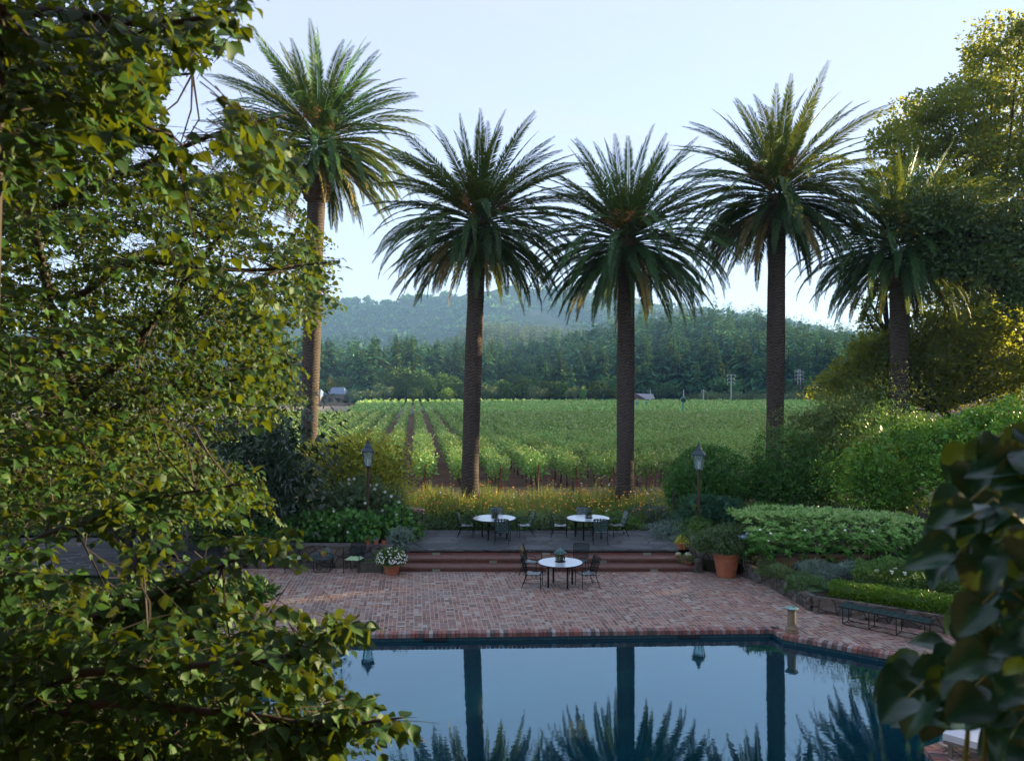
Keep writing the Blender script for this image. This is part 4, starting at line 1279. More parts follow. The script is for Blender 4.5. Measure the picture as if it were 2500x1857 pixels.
# variegated border: leaf rosettes
t = thing('variegated_border', (10.5, 23.6, .38), 'long border of pale edged broad-leaved shrubs above the rose bed', 'shrub')
c = Cloud(55); rg = c.rng
N = 1150
for k in range(N):
    px = rg.uniform(1812, 2270); d = rg.uniform(23.0, 25.8)
    q = (px - 1812) / 458
    top = HC + (HY - (1256 + 30 * abs(q - .3) ** 1.2)) / F * 24.3
    zz = .45 + (top - .45) * (rg.random() ** .45) * (1 - .35 * max(0, (23.9 - d)))
    if d > 24.2: zz = top - rg.uniform(0, .15)
    x = (px - 1250) / F * 24.2
    cen = np.array([x - 10.5, d - 23.6, zz - .38])
    up = unit(np.array([rg.normal() * .3, -.45 + rg.normal() * .3, 1.0]))
    nl = 9
    a = np.arange(nl) * 2.4 + rg.uniform(0, 6)
    e1 = unit(np.cross(up, [1, .3, 0])); e2 = np.cross(up, e1)
    D = e1 * np.cos(a)[:, None] + e2 * np.sin(a)[:, None] + up * np.linspace(.25, 1.3, nl)[:, None]
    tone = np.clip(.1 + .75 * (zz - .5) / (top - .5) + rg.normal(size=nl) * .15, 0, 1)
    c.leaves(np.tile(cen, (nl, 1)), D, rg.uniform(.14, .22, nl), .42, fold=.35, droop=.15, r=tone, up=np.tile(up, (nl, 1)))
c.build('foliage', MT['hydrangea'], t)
m = MB()
for k in range(6):
    px = rr.uniform(1840, 2200); p = Vector(((px - 1250) / F * 23.2 - 10.5, -.5, rr.uniform(.8, 1.35)))
    m.lathe([(.005, -.02), (.045, 0), (.03, .03), (.004, .04)], p, 8, lambda i, k: .2 * math.sin(k * 2.3))
o = m.build('flower_heads', MT['white_petal'], t); o['kind'] = 'stuff'


def hedge(name, label, pts, w, h, z, mat, size, dens, seed, flowers=None, aspect=.45, rough=.12, cat='hedge'):
    """pts: ground polyline in metres"""
    o = Vector((pts[0][0], pts[0][1], z))
    t = thing(name, o, label, cat)
    c = Cloud(seed); rg = c.rng
    fm = MB()
    for a, b in zip(pts[:-1], pts[1:]):
        a = np.array([a[0] - o.x, a[1] - o.y]); b = np.array([b[0] - o.x, b[1] - o.y])
        L = np.linalg.norm(b - a); td = (b - a) / L; nd = np.array([-td[1], td[0]])
        n = int(dens * L)
        s = rg.random(n) * L; ang = rg.uniform(-.12, PI + .12, n)
        # rounded box section
        ca, sa = np.cos(ang), np.sin(ang)
        k = 1 / np.maximum(np.abs(ca), np.abs(sa)) ** .75
        wob = 1 + rough * np.sin(s * 3.1 + seed) * np.sin(ang * 3 + s * 1.7) + rg.normal(size=n) * .05 - np.abs(rg.normal(size=n)) * .08
        u = ca * k * w / 2 * wob; v = np.maximum(.02, sa * k * h * .8 * wob)
        P = np.stack([a[0] + td[0] * s + nd[0] * u, a[1] + td[1] * s + nd[1] * u, v], 1)
        D = np.stack([nd[0] * ca, nd[1] * ca, sa], 1) * .8 + rg.normal(size=(n, 3)) * .6
        c.leaves(P, D, size * rg.uniform(.6, 1.3, n), aspect)
        m_ = MB(); cc = (a + b) / 2
        m_.box((cc[0], cc[1], h * .28), (L, w * .6, h * .56), math.atan2(td[1], td[0]))
        c.put(np.array(m_.v), np.array(m_.f), np.full(8, .1))
        if flowers:
            for q in range(int(flowers[1] * L)):
                p = a + td * rg.random() * L + nd * rg.uniform(-w / 2, w / 2)
                zz = h * rg.uniform(.85, 1.1)
                for w_ in range(6):
                    al = w_ * PI / 3
                    fm.add([(p[0], p[1], zz + .01), (p[0] + flowers[2] * math.cos(al), p[1] + flowers[2] * math.sin(al), zz + .03), (p[0] + flowers[2] * math.cos(al + 1), p[1] + flowers[2] * math.sin(al + 1), zz + .03)], [(0, 1, 2)])
                    fm.add([(p[0], p[1], zz - .02), (p[0] + flowers[2] * .8 * math.cos(al), p[1] - .02, zz + flowers[2] * math.sin(al)), (p[0] + flowers[2] * .8 * math.cos(al + 1), p[1] - .02, zz + flowers[2] * math.sin(al + 1))], [(0, 1, 2)])
    c.build('foliage', MT[mat], t)
    if fm.v:
        o_ = fm.build('roses', MT['white_petal'], t); o_['kind'] = 'stuff'
    return t

hedge('lavender_hedge', 'low grey-green lavender edging spilling over the stone curb', [(7.75, 23.6), (8.15, 22.3)], .6, .32, .36, 'silver' if False else 'olive', .11, 3400, 61, rough=.35, aspect=.2)
hedge('lavender_hedge', 'larger mound of grey-green rosemary hanging down at the bed corner', [(8.35, 22.2), (8.45, 21.1)], .95, .45, .18, 'feather', .12, 5200, 62, rough=.4, aspect=.2)
hedge('lavender_hedge', 'silvery lavender row behind the rosemary mound', [(8.6, 22.95), (10.2, 22.9)], .7, .32, .38, 'silver', .13, 3000, 66, rough=.45, aspect=.16)
hedge('box_hedge', 'low clipped bright green box hedge above the long bench', [(8.75, 20.95), (9.5, 20.35), (11.0, 19.3), (13.0, 18.0), (15, 16.6)], .75, .42, .38, 'box', .055, 3600, 63, rough=.08)
hedge('rose_bed', 'loose low rose bushes dotted with white blooms behind the box hedge', [(9.8, 21.9), (11.2, 21.2), (13.2, 20.0), (15.5, 18.4)], 1.5, .58, .38, 'rose', .10, 4200, 64, flowers=('w', 3.0, .055), rough=.4, cat='rose bushes')
hedge('rose_bed', 'loose low rose bushes dotted with white blooms below the variegated border', [(10.2, 22.4), (12.6, 21.9), (16, 20.6)], 1.0, .55, .38, 'rose', .10, 3600, 65, flowers=('w', 1.6, .055), rough=.4, cat='rose bushes')

shrub('euphorbia', 'teal green bushy euphorbia at the foot of the second lantern post', 'shrub', [(1730, 1240, 29.0, .9, .7, .55), (1700, 1262, 28.6, .6, .5, .4), (1775, 1252, 28.8, .6, .5, .45)], 'teal', 5200, .15, .16, bump=.3, outward=1.1, depth=.4, seed=17)
m = MB()
t = thing('euphorbia_flower', W(1701, 1245, 28.2), 'yellow green flower spike in front of the lantern post', 'flower')
c = Cloud(3); c.blob((0, 0, 0), (.12, .12, .2), 340, .05, .7); c.build('flower_head', MT['mead'], t); m.tube([(0, 0, -.1), (0, 0, -.9)], .015, 5); m.build('stem', MT['stem'], t)
shrub('green_mound', 'fresh green low mound beside the dark clipped bushes', 'shrub', [(1860, 1258, 29.0, 1.0, .7, .45), (1920, 1262, 28.6, .8, .6, .4)], 'lowgreen', 4500, .10, .22, bump=.25, seed=18)
shrub('artemisia', 'silvery blue artemisia clump behind the terrace near the flared palm', 'shrub', [(1568, 1258, 31.5, .85, .6, .42), (1610, 1262, 31.2, .6, .5, .36), (1535, 1268, 31.3, .45, .45, .3)], 'silver', 3800, .12, .2, bump=.3, seed=19)
shrub('catmint', 'pale grey-green catmint spreading over the terrace corner', 'shrub', [(1640, 1302, 28.2, .75, .6, .3), (1672, 1318, 27.2, .55, .5, .26), (1605, 1292, 29.4, .5, .5, .25)], 'silver', 3400, .10, .16, bump=.3, seed=20)
shrub('green_tuft', 'bright green leafy tuft behind the rusty planter', 'shrub', [(1690, 1308, 27.0, .42, .4, .3), (1714, 1290, 27.6, .4, .4, .35)], 'lowgreen', 1300, .14, .14, bump=.3, seed=21)
for i, (px, py, w_, lab, mt) in enumerate(((1040, 1285, 1.5, 'low green groundcover along the terrace edge near the pink lilies', 'feather'), (1150, 1283, 1.0, 'low dark groundcover behind the first terrace table', 'privet'),
        (1320, 1283, 1.5, 'pale green groundcover between the two terrace tables', 'olive'), (1480, 1278, 1.3, 'low leafy groundcover behind the second terrace table', 'lowgreen'), (1240, 1286, 1.0, 'dark low leaves under the back chair', 'feather'))):
    shrub('groundcover', lab, 'ground plants', [(px, py, 30.1, w_, .55, .36), (px + 25, py + 4, 29.9, w_ * .7, .4, .3)], mt, 3200, .09, .4, bump=.4, seed=24 + i)

# pink lilies
t = thing('pink_lilies', W(1014, 1262, 29.6), 'clump of pale pink lilies on bare stems beside the feathery shrub', 'flowers')
s_ = MB(); f_ = MB(); rr = random.Random(6)
for k in range(24):
    x = rr.uniform(-.45, .45); y = rr.uniform(-.25, .25); h = rr.uniform(.12, .38) + .05
    s_.tube([(x * .7, y, -.75), (x, y, h - .1)], .012, 4, False)
    for q in range(6):
        a = q * PI / 3 + k; d1 = Vector((math.cos(a) * .09, math.sin(a) * .09, .05)); sd = Vector((-math.sin(a), math.cos(a), 0)) * .025
        b0 = Vector((x, y, h - .1)); f_.add([b0, b0 + d1 * .6 + sd, b0 + d1 * 1.3, b0 + d1 * .6 - sd], [(0, 1, 2, 3)])
s_.build('stems', MT['twig'], t)['kind'] = 'stuff'; f_.build('petals', MT['pink'], t)['kind'] = 'stuff'

# meadow of stems and daisies along the vineyard side
def meadow(name, x0, x1, y0, y1, n, h0, h1, mat, seed, label=None):
    c = Cloud(seed); rg = c.rng
    P = np.stack([rg.uniform(x0, x1, n), rg.uniform(y0, y1, n)], 1)
    clump = .62 + .38 * np.sin(P[:, 0] * 2.3 + np.sin(P[:, 1] * 1.7) * 2) * np.sin(P[:, 1] * 1.9 + 1)
    h = rg.uniform(h0, h1, n) * clump
    zb = bed_z(P[:, 0], P[:, 1])
    base = np.stack([P[:, 0], P[:, 1], zb], 1)
    D = np.stack([rg.normal(size=n) * .16, rg.normal(size=n) * .16, np.ones(n)], 1)
    r = np.clip(.5 * (np.sin(P[:, 0] * .9 + 1.2) * .5 + .5) + .5 * rg.random(n), 0, 1)
    c.leaves(base, D, h, .045, r=r)
    m_ = rg.integers(0, n, n * 3)
    q = rg.uniform(.35, 1, n * 3)
    p2 = base[m_] + unit(D[m_]) * (h[m_] * q)[:, None]
    c.leaves(p2, rg.normal(size=(n * 3, 3)) + [0, 0, .8], rg.uniform(.05, .13, n * 3), .2, r=r[m_])
    o = c.build(name, MT[mat])
    o['kind'] = 'stuff'; o['label'] = label
    return base + unit(D) * h[:, None], rg
tips, rg = meadow('meadow_grass', -6.2, 10.2, 30.6, 36.6, 11000, .45, 1.3, 'mead', 71, 'tall yellow green meadow stems between terrace and vineyard')
meadow('meadow_grass', 2.2, 9.5, 31.2, 33.5, 2500, .5, .95, 'lowgreen', 72, 'greener meadow tufts behind the second terrace table')
tips = tips[tips[:, 2] > bed_z(tips[:, 0], tips[:, 1]) + .45]
for nm, mt, lo, hi, sz in (('orange_flowers', 'orange', 0, 420, .05), ('yellow_flowers', 'yellowp', 420, 760, .05), ('red_flowers', 'rust_petal', 760, 1150, .045), ('white_flowers', 'white_petal', 1150, 1180, .05)):
    m = MB()
    for p in tips[lo:hi]:
        p = Vector(p) + Vector((0, 0, .02)); n_ = Vector((rg.normal() * .4, -.5 + rg.normal() * .3, 1)).normalized()
        a = n_.cross(Vector((0, 1, .2))).normalized(); b = n_.cross(a)
        m.add([p] + [p + (a * math.cos(k * PI / 4) + b * math.sin(k * PI / 4)) * sz * (1 if k % 2 else .6) for k in range(8)], [(0, 1 + k, 1 + (k + 1) % 8) for k in range(8)])
    o = m.build(nm, MT[mt]); o['kind'] = 'stuff'

# lawn blades under the leafy tree
c = Cloud(91); rg = c.rng; n = 5000
P = np.stack([rg.uniform(-20, -8, n), rg.uniform(17, 24.3, n), np.full(n, .01)], 1)
c.leaves(P, np.stack([rg.normal(size=n) * .4, rg.normal(size=n) * .4, np.ones(n)], 1), rg.uniform(.04, .1, n), .2)
o = c.build('lawn_grass', MT['grass']); o['kind'] = 'stuff'

# a few fallen leaves on the bricks
c = Cloud(93); rg = c.rng; n = 170
P = np.stack([rg.uniform(-8, 12, n), rg.uniform(17.5, 24.8, n), np.full(n, .012)], 1)
ok = [not (-4.6 < p[0] < 9.8 and p[1] < 19.3) for p in P]; P = P[ok]; n = len(P)
c.leaves(P, np.stack([rg.normal(size=n), rg.normal(size=n), rg.uniform(0, .25, n)], 1), rg.uniform(.04, .08, n), .6, up=np.tile([0, 0, 1.0], (n, 1)))
o = c.build('fallen_leaves', MT['yellowtree']); o['kind'] = 'stuff'
# ------------------------------------------------------------------ vineyard
def row_pos(i, y):
    """row i crosses y = 43.5 at x = X0 + i*spacing"""
    x0 = (1038 - 1250) / F * 43.5 + i * 2.13
    return x0 + (y - 43.5) * ROWD.x / ROWD.y

def vine_cloud(seed, n, size, L=1.9):
    c = Cloud(seed); rg = c.rng
    k = int(n * .72)
    # main curtain, cordon at 0.95 m
    P = np.stack([np.clip(rg.normal(size=k) * .36, -.62, .62) * .95, rg.uniform(-L / 2, L / 2, k), np.clip(1.32 + rg.normal(size=k) * .27, .72, 2.0)], 1)
    c.leaves(P, rg.normal(size=(k, 3)) * [1, 1, .6] + [0, 0, -.25], size * rg.uniform(.7, 1.25, k), .9, fold=.3)
    # shoots
    for s in range(16):
        y = rg.uniform(-L / 2, L / 2); d = unit(np.array([rg.normal() * .55, rg.normal() * .4, 1]))
        m = (n - k) // 16; tt = rg.uniform(0, .85, m)
        q = np.array([rg.normal() * .2, y, 1.45]) + d * tt[:, None] + np.array([d[0], d[1], -.5]) * (tt ** 2)[:, None] * .35
        c.leaves(q, rg.normal(size=(m, 3)), size * (1.1 - .6 * tt), .9, fold=.3, r=np.clip(.55 + .4 * tt + rg.normal(size=m) * .1, 0, 1))
    return c

def make_vine(seed, label):
    t = thing('grapevine', (0, 0, 0), label, 'grapevine', 'trellised grapevines in rows')
    vine_cloud(seed, 620, .16).build('foliage', MT['vine'], t)
    r_ = random.Random(seed)
    m = MB()
    m.tube([(0, 0, -.05), (.03, .02, .4), (-.02, -.02, .75), (.02, 0, .98)], [.05, .04, .035, .04], 7)
    m.tube([(.02, 0, .95), (0, .4, 1.05), (0, .85, 1.03)], [.035, .025, .015], 5); m.tube([(.02, 0, .95), (0, -.4, 1.05), (0, -.85, 1.03)], [.035, .025, .015], 5)
    m.build('trunk', MT['vinewood'], t)
    m = MB(); m.tube([(.04, .06, -.02), (.05, .07, 1.35)], .014, 5); m.build('stake', MT['stakered'], t)
    return t

VL = 'grapevine in the trellised rows beyond the flower border'
protos = [make_vine(s, VL) for s in (1, 2, 3, 4)]
used = [False] * 4
rv = random.Random(12)
ang = math.atan2(-ROWD.x, ROWD.y)
spots = []
def shown(x, y, marg=60):
    px = 1250 + F * x / y
    return 560 < px < 2150 + marg
for i in range(-60, 150):
    y = 44.2 + rv.uniform(-.3, .3)
    k = 0
    while y < 130:
        x = row_pos(i, y)
        if shown(x, y): spots.append((y, x, i, k))
        y += 1.9; k += 1
spots.sort()
near = spots[:300]; ynear = near[-1][0]
for j, (y, x, i, k) in enumerate(near):
    q = j % 4; s = rv.uniform(.9, 1.12)
    rz = ang + (PI if rv.random() < .5 else 0)
    if not used[q]:
        o = protos[q]; o.location = (x, y, 0); o.rotation_euler = (0, 0, rz); used[q] = True; o.scale = (s, 1, s)
    else:
        o = dupk(protos[q], (x, y, 0), rz, scale=(s, 1, s))
    
# end posts of the rows
pm = None
for i in range(-6, 16):
    x = row_pos(i, 43.3)
    if not shown(x, 43.3): continue
    if pm is None:
        pm = thing('end_post', (x, 43.3, 0), 'rust red end post at the head of a vine row', 'post', 'end posts of the vine rows', 0)
        m = MB(); m.tube([(0, -.28, -.05), (0, 0, 1.55)], .045, 7); m.build('post', MT['stakered'], pm)
    else:
        dup(pm, (x, 43.3, 0), rz=rv.uniform(-.1, .1))

# the remaining vines of the nearer block, and the farther block: one mass
def vine_mass(y0, y1, name, per_m0, per_m1, size0, size1, seed, label, xmin=None, post=False):
    rg = np.random.default_rng(seed)
    Vs = Cloud(seed)
    ys_all = []; xs_all = []; ii = []
    for i in range(-90, 190):
        L = y1 - y0
        n = int(L * per_m0)
        y = rg.uniform(y0, y1, n)
        keep = rg.random(n) < np.interp(y, [y0, y1], [1, per_m1 / per_m0])
        y = y[keep]
        x = row_pos(i, y)
        px = 1250 + F * x / y
        k = (px > 560) & (px < 2230)
        if xmin: k &= px > xmin(y)
        ys_all.append(y[k]); xs_all.append(x[k]); ii.append(np.full(k.sum(), i))
    y = np.concatenate(ys_all); x = np.concatenate(xs_all); ii = np.concatenate(ii); n = len(y)
    vig = 1 + .08 * np.sin(y * 3.3 + ii * 5.1) + .06 * np.sin(y * 1.1 + ii)
    z = (1.34 + np.clip(rg.normal(size=n), -2.0, 2.2) * .29) * vig
    P = np.stack([x + np.clip(rg.normal(size=n), -1.8, 1.8) * .27, y, np.maximum(.62, z)], 1)
    sz = np.interp(y, [y0, y1], [size0, size1]) * rg.uniform(.7, 1.3, n)
    r = np.clip(.25 + .42 * (z - .9) + rg.normal(size=n) * .22, 0, 1)
    Vs.leaves(P, rg.normal(size=(n, 3)) * [1, 1, .7], sz, .9, fold=.3, r=r)
    o = Vs.build(name, MT['vine']); o['kind'] = 'stuff'; o['label'] = label
    print('vine mass', name, n)
    return o
vine_mass(ynear - .6, 75, 'vineyard_rows', 150, 90, .17, .2, 5, 'middle rows of trellised vines')
vine_mass(75, 131, 'vineyard_rows', 62, 36, .23, .30, 6, 'farther rows of trellised vines')
vine_mass(136, 232, 'vineyard_rows', 24, 13, .36, .5, 7, 'far block of trellised vines', xmin=lambda y: np.interp(y, [136, 232], [850, 888]))
# ------------------------------------------------------------------ hills, woodland, far buildings
def ridge_sheet(name, pts, d0, d1, dback, mat, nx=120, ny=26, rough=.05, treeh=0, seed=0, zfoot=0):
    """pts: (px, py) of the crest as seen at depth d1; the slope rises from d0 to d1"""
    px = np.linspace(pts[0][0], pts[-1][0], nx)
    py = np.interp(px, [p[0] for p in pts], [p[1] for p in pts])
    h = np.maximum(1, HC + (HY - py) / F * d1 - treeh)
    X1 = (px - 1250) / F * d1
    t = np.linspace(0, 1.35, ny)
    rg = np.random.default_rng(seed)
    V = np.zeros((nx, ny, 3))
    for j, tt in enumerate(t):
        Y = d0 + (d1 - d0) * tt
        prof = (tt ** 1.15 if tt <= 1 else 1 - (tt - 1) * 1.6)
        wob = np.array([noise.noise(Vector((x * .011 + seed, Y * .011, 0))) + .5 * noise.noise(Vector((x * .03, Y * .03, seed))) for x in X1])
        V[:, j, 0] = X1; V[:, j, 1] = Y
        V[:, j, 2] = h * prof * (1 + rough * 1.6 * wob * (1 - min(1, tt)) * 2) + zfoot - .5 + rough * h * wob * min(1, tt) * (1.0 if tt < .98 else 0.15)
    i, j = np.meshgrid(np.arange(nx - 1), np.arange(ny - 1), indexing='ij')
    a = (i * ny + j).ravel()
    o = mesh_obj(name, V.reshape(-1, 3), np.stack([a, a + ny, a + ny + 1, a + 1], 1), mat, smooth=True)
    struct(o)

    def at(u, tt):      # u 0..1 along, tt 0..1 up the slope
        fi = u * (nx - 1); fj = tt / 1.35 * (ny - 1)
        i0 = np.minimum(fi.astype(int), nx - 2); j0 = np.minimum(fj.astype(int), ny - 2)
        fu = (fi - i0)[:, None]; fv = (fj - j0)[:, None]
        return V[i0, j0] * (1 - fu) * (1 - fv) + V[i0 + 1, j0] * fu * (1 - fv) + V[i0, j0 + 1] * (1 - fu) * fv + V[i0 + 1, j0 + 1] * fu * fv
    return at

FAR = [(-900, 900), (-300, 860), (200, 780), (560, 745), (802, 735), (932, 730), (1016, 719), (1081, 709), (1114, 702), (1190, 698), (1295, 702), (1420, 705), (1556, 722), (1669, 743), (1756, 754), (1854, 768), (1908, 775), (1966, 793), (2090, 812), (2162, 810), (2300, 830), (2700, 850), (3400, 880)]
MID = [(700, 850), (900, 845), (1020, 838), (1080, 815), (1139, 786), (1208, 768), (1290, 775), (1390, 790), (1500, 800), (1600, 800), (1700, 815)]
NEAR = [(-900, 920), (300, 908), (700, 905), (900, 905), (1100, 902), (1240, 880), (1390, 848), (1500, 826), (1563, 812), (1650, 803), (1745, 803), (1800, 812), (1872, 830), (1981, 845), (2090, 865), (2200, 875), (2500, 880), (3000, 890)]
far_at = ridge_sheet('far_hills', FAR, 1050, 1800, 0, MT['farhill'], rough=.10, treeh=9, seed=1)
mid_at = ridge_sheet('middle_hills', MID, 640, 880, 0, MT['hill'], nx=60, rough=.05, treeh=17, seed=2)
near_at = ridge_sheet('near_hills', NEAR, 262, 470, 0, MT['hill'], rough=.04, treeh=0, seed=3)


def conifer_cloud(seed, n, H=1.0, rad=.19):
    """unit-high conifer of drooping ragged boughs"""
    c = Cloud(seed); rg = c.rng
    z = .06 + .94 * rg.random(n) ** .85 * 1.0
    z = np.sort(z)
    az = rg.uniform(0, 2 * PI, n)
    prof = (1 - z) ** .8 * rad * 1.25 + .012
    rr_ = prof * rg.uniform(.35, 1.0, n) * (1 + .25 * np.sin(z * 37 + seed))
    base = np.stack([0 * z, 0 * z, z + .02], 1) + np.stack([np.cos(az) * rr_ * .25, np.sin(az) * rr_ * .25, 0 * z], 1)
    D = np.stack([np.cos(az), np.sin(az), -.15 - .35 * (1 - z)], 1)
    c.leaves(base, D, rr_ * 1.05, .55, fold=.5, up=np.tile([0, 0, 1.0], (n, 1)) + rg.normal(size=(n, 3)) * .35, r=np.clip(z * .4 + .5 * rg.random(n), 0, 1))  # boughs coloured lighter toward the top, sun on the tips painted in
    return c

def make_conifer(seed, n, label, group=None, rad=.19):
    t = thing('conifer_tree', (0, 0, 0), label, 'conifer tree', group)
    conifer_cloud(seed, n, 1, rad).build('crown', MT['conifer'], t)
    m = MB(); m.tube([(0, 0, -.03), (0, 0, .5), (0, 0, .98)], [.016, .010, .002], 5); m.build('trunk', MT['bark'], t)
    return t

def round_cloud(seed, n, size=.14):
    c = Cloud(seed); rg = c.rng
    K = 7
    for k in range(K):
        a = k * 2.4 + rg.uniform(-.3, .3); rr_ = .26 if k else 0
        c.blob((rr_ * math.cos(a), rr_ * math.sin(a), .55 + rg.uniform(-.12, .2) + (.12 if k == 0 else 0)), (.27, .27, .24), n // K, size * .35, .7, bump=.25, depth=.3, lumps=6, core=(k < 4))
    return c

def make_round(name, seed, n, label, mat='far', group=None, cat='tree', size=.14):
    t = thing(name, (0, 0, 0), label, cat, group)
    round_cloud(seed, n, size).build('crown', MT[mat], t)
    m = MB(); m.tube([(0, 0, -.05), (.01, 0, .2), (0, .02, .5)], [.03, .025, .012], 6); m.build('trunk', MT['bark'], t)
    return t

HG = 'conifers on the wooded hillside'
rg = np.random.default_rng(31)
CL = 'dark conifer in the dense stand on the hillside behind the vineyard'
cprot = [make_conifer(200 + k, 620, CL, HG, rad=(.16, .2, .23, .13)[k]) for k in range(4)]
# trees of the near hill: the front ones stand as things, the rest as one mass
n = 1500
u = rg.uniform(.34, .86, n); tt = rg.uniform(.0, 1.0, n)
P = near_at(u, tt)
px = 1250 + F * P[:, 0] / P[:, 1]
m_ = (px > 600) & (px < 2330)
P = P[m_]; px = px[m_]; P = P[np.argsort(P[:, 1])]
px = 1250 + F * P[:, 0] / P[:, 1]
isc = rg.random(len(P)) < np.interp(px, [600, 1000, 1200, 1500, 2300], [.85, .8, .5, .75, .8])
Hh = np.where(isc, rg.uniform(15, 25, len(P)), rg.uniform(8, 13, len(P)))
Hh *= np.interp(px, [600, 1050, 1300, 1600, 2330], [1.05, 1.0, .75, .9, .85])
cnt = 0; used_c = [0] * 4
rprot = [make_round('hillside_oak', 230 + k, 700, 'rounded dark oak among the conifers on the hillside', 'far', 'round trees on the wooded hillside') for k in range(3)]
used_r = [0] * 3
mass_c = Cloud(77); mass = 0
lowc = [conifer_cloud(300 + k, 150, 1, .2) for k in range(5)]
lowc = [(np.concatenate(c.V), np.concatenate(c.F), np.concatenate(c.r)) for c in lowc]
lowr = []
for k in range(4):
    c = round_cloud(320 + k, 260, .2); lowr.append((np.concatenate(c.V), np.concatenate(c.F), np.concatenate(c.r)))
def stamp(cl, tpl, p, h, wd, a, tone=0):
    tone = tone + rg.uniform(-.3, .3)
    V, Fs, r = tpl
    ca, sa = math.cos(a), math.sin(a)
    q = np.stack([(V[:, 0] * ca - V[:, 1] * sa) * wd, (V[:, 0] * sa + V[:, 1] * ca) * wd, V[:, 2] * h], 1) + p
    cl.put(q, Fs, np.clip(r + tone, 0, 1))
nc = nr = 0
mass_r = Cloud(78)
for k in range(len(P)):
    p, h = P[k], Hh[k]; a = rg.uniform(0, 6.28)
    wd = h * rg.uniform(.85, 1.25) * (1.0 if isc[k] else 1.35)
    if isc[k] and nc < 170:
        q = nc % 4; nc += 1
        if nc <= 4: o = cprot[q]; o.location = p; o.scale = (wd, wd, h)
        else: dupk(cprot[q], p, a, scale=(wd, wd, h))
    elif not isc[k] and nr < 90:
        q = nr % 3; nr += 1
        if nr <= 3: o = rprot[q]; o.location = p; o.scale = (wd, wd, h)
        else: dupk(rprot[q], p, a, scale=(wd, wd, h))
    elif isc[k]: stamp(mass_c, lowc[k % 5], p, h, wd, a)
    else: stamp(mass_r, lowr[k % 4], p, h, wd, a)
o = mass_c.build('forest', MT['conifer']); o['kind'] = 'stuff'; o['label'] = 'conifer forest on the nearer hill'
o = mass_r.build('forest', MT['far']); o['kind'] = 'stuff'; o['label'] = 'broadleaf woodland on the nearer hill'
# middle and far hills
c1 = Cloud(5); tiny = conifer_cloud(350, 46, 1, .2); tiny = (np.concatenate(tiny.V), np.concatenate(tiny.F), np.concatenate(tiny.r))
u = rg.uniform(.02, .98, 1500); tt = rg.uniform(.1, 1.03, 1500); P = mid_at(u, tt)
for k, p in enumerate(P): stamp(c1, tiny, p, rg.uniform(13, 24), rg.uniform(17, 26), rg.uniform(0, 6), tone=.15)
o = c1.build('forest', MT['sun_tint_forest']); o['kind'] = 'stuff'; o['label'] = 'conifer forest with painted sun tips on the middle hill'
c1 = Cloud(6)
def tuft(seed):
    rg_ = np.random.default_rng(seed); u_ = unit(rg_.normal(size=(14, 3))); u_[:, 2] = np.abs(u_[:, 2])
    cc = Cloud(seed); cc.leaves(u_ * .1 + [0, 0, .35], u_ + [0, 0, .2], np.full(14, .62), 1.1, fold=.3); return (cc.V[0], cc.F[0], cc.r[0])
tf = [tuft(k) for k in range(6)]
n = 9000; u = rg.uniform(.12, .88, n); tt = rg.uniform(.0, 1.02, n); P = far_at(u, tt)
px = 1250 + F * P[:, 0] / P[:, 1]; P = P[(px > 500) & (px < 2400)]
dens = np.array([noise.noise(Vector((p[0] * .006, p[1] * .006, 2))) for p in P])
for k, p in enumerate(P):
    if dens[k] < -.28: continue
    h = rg.uniform(8, 17) * (1.2 if dens[k] > .1 else .9)
    stamp(c1, tf[k % 6], p, h, h * rg.uniform(.8, 1.3), rg.uniform(0, 6))
o = c1.build('forest', MT['far']); o['kind'] = 'stuff'; o['label'] = 'hazy woodland on the far ridge'

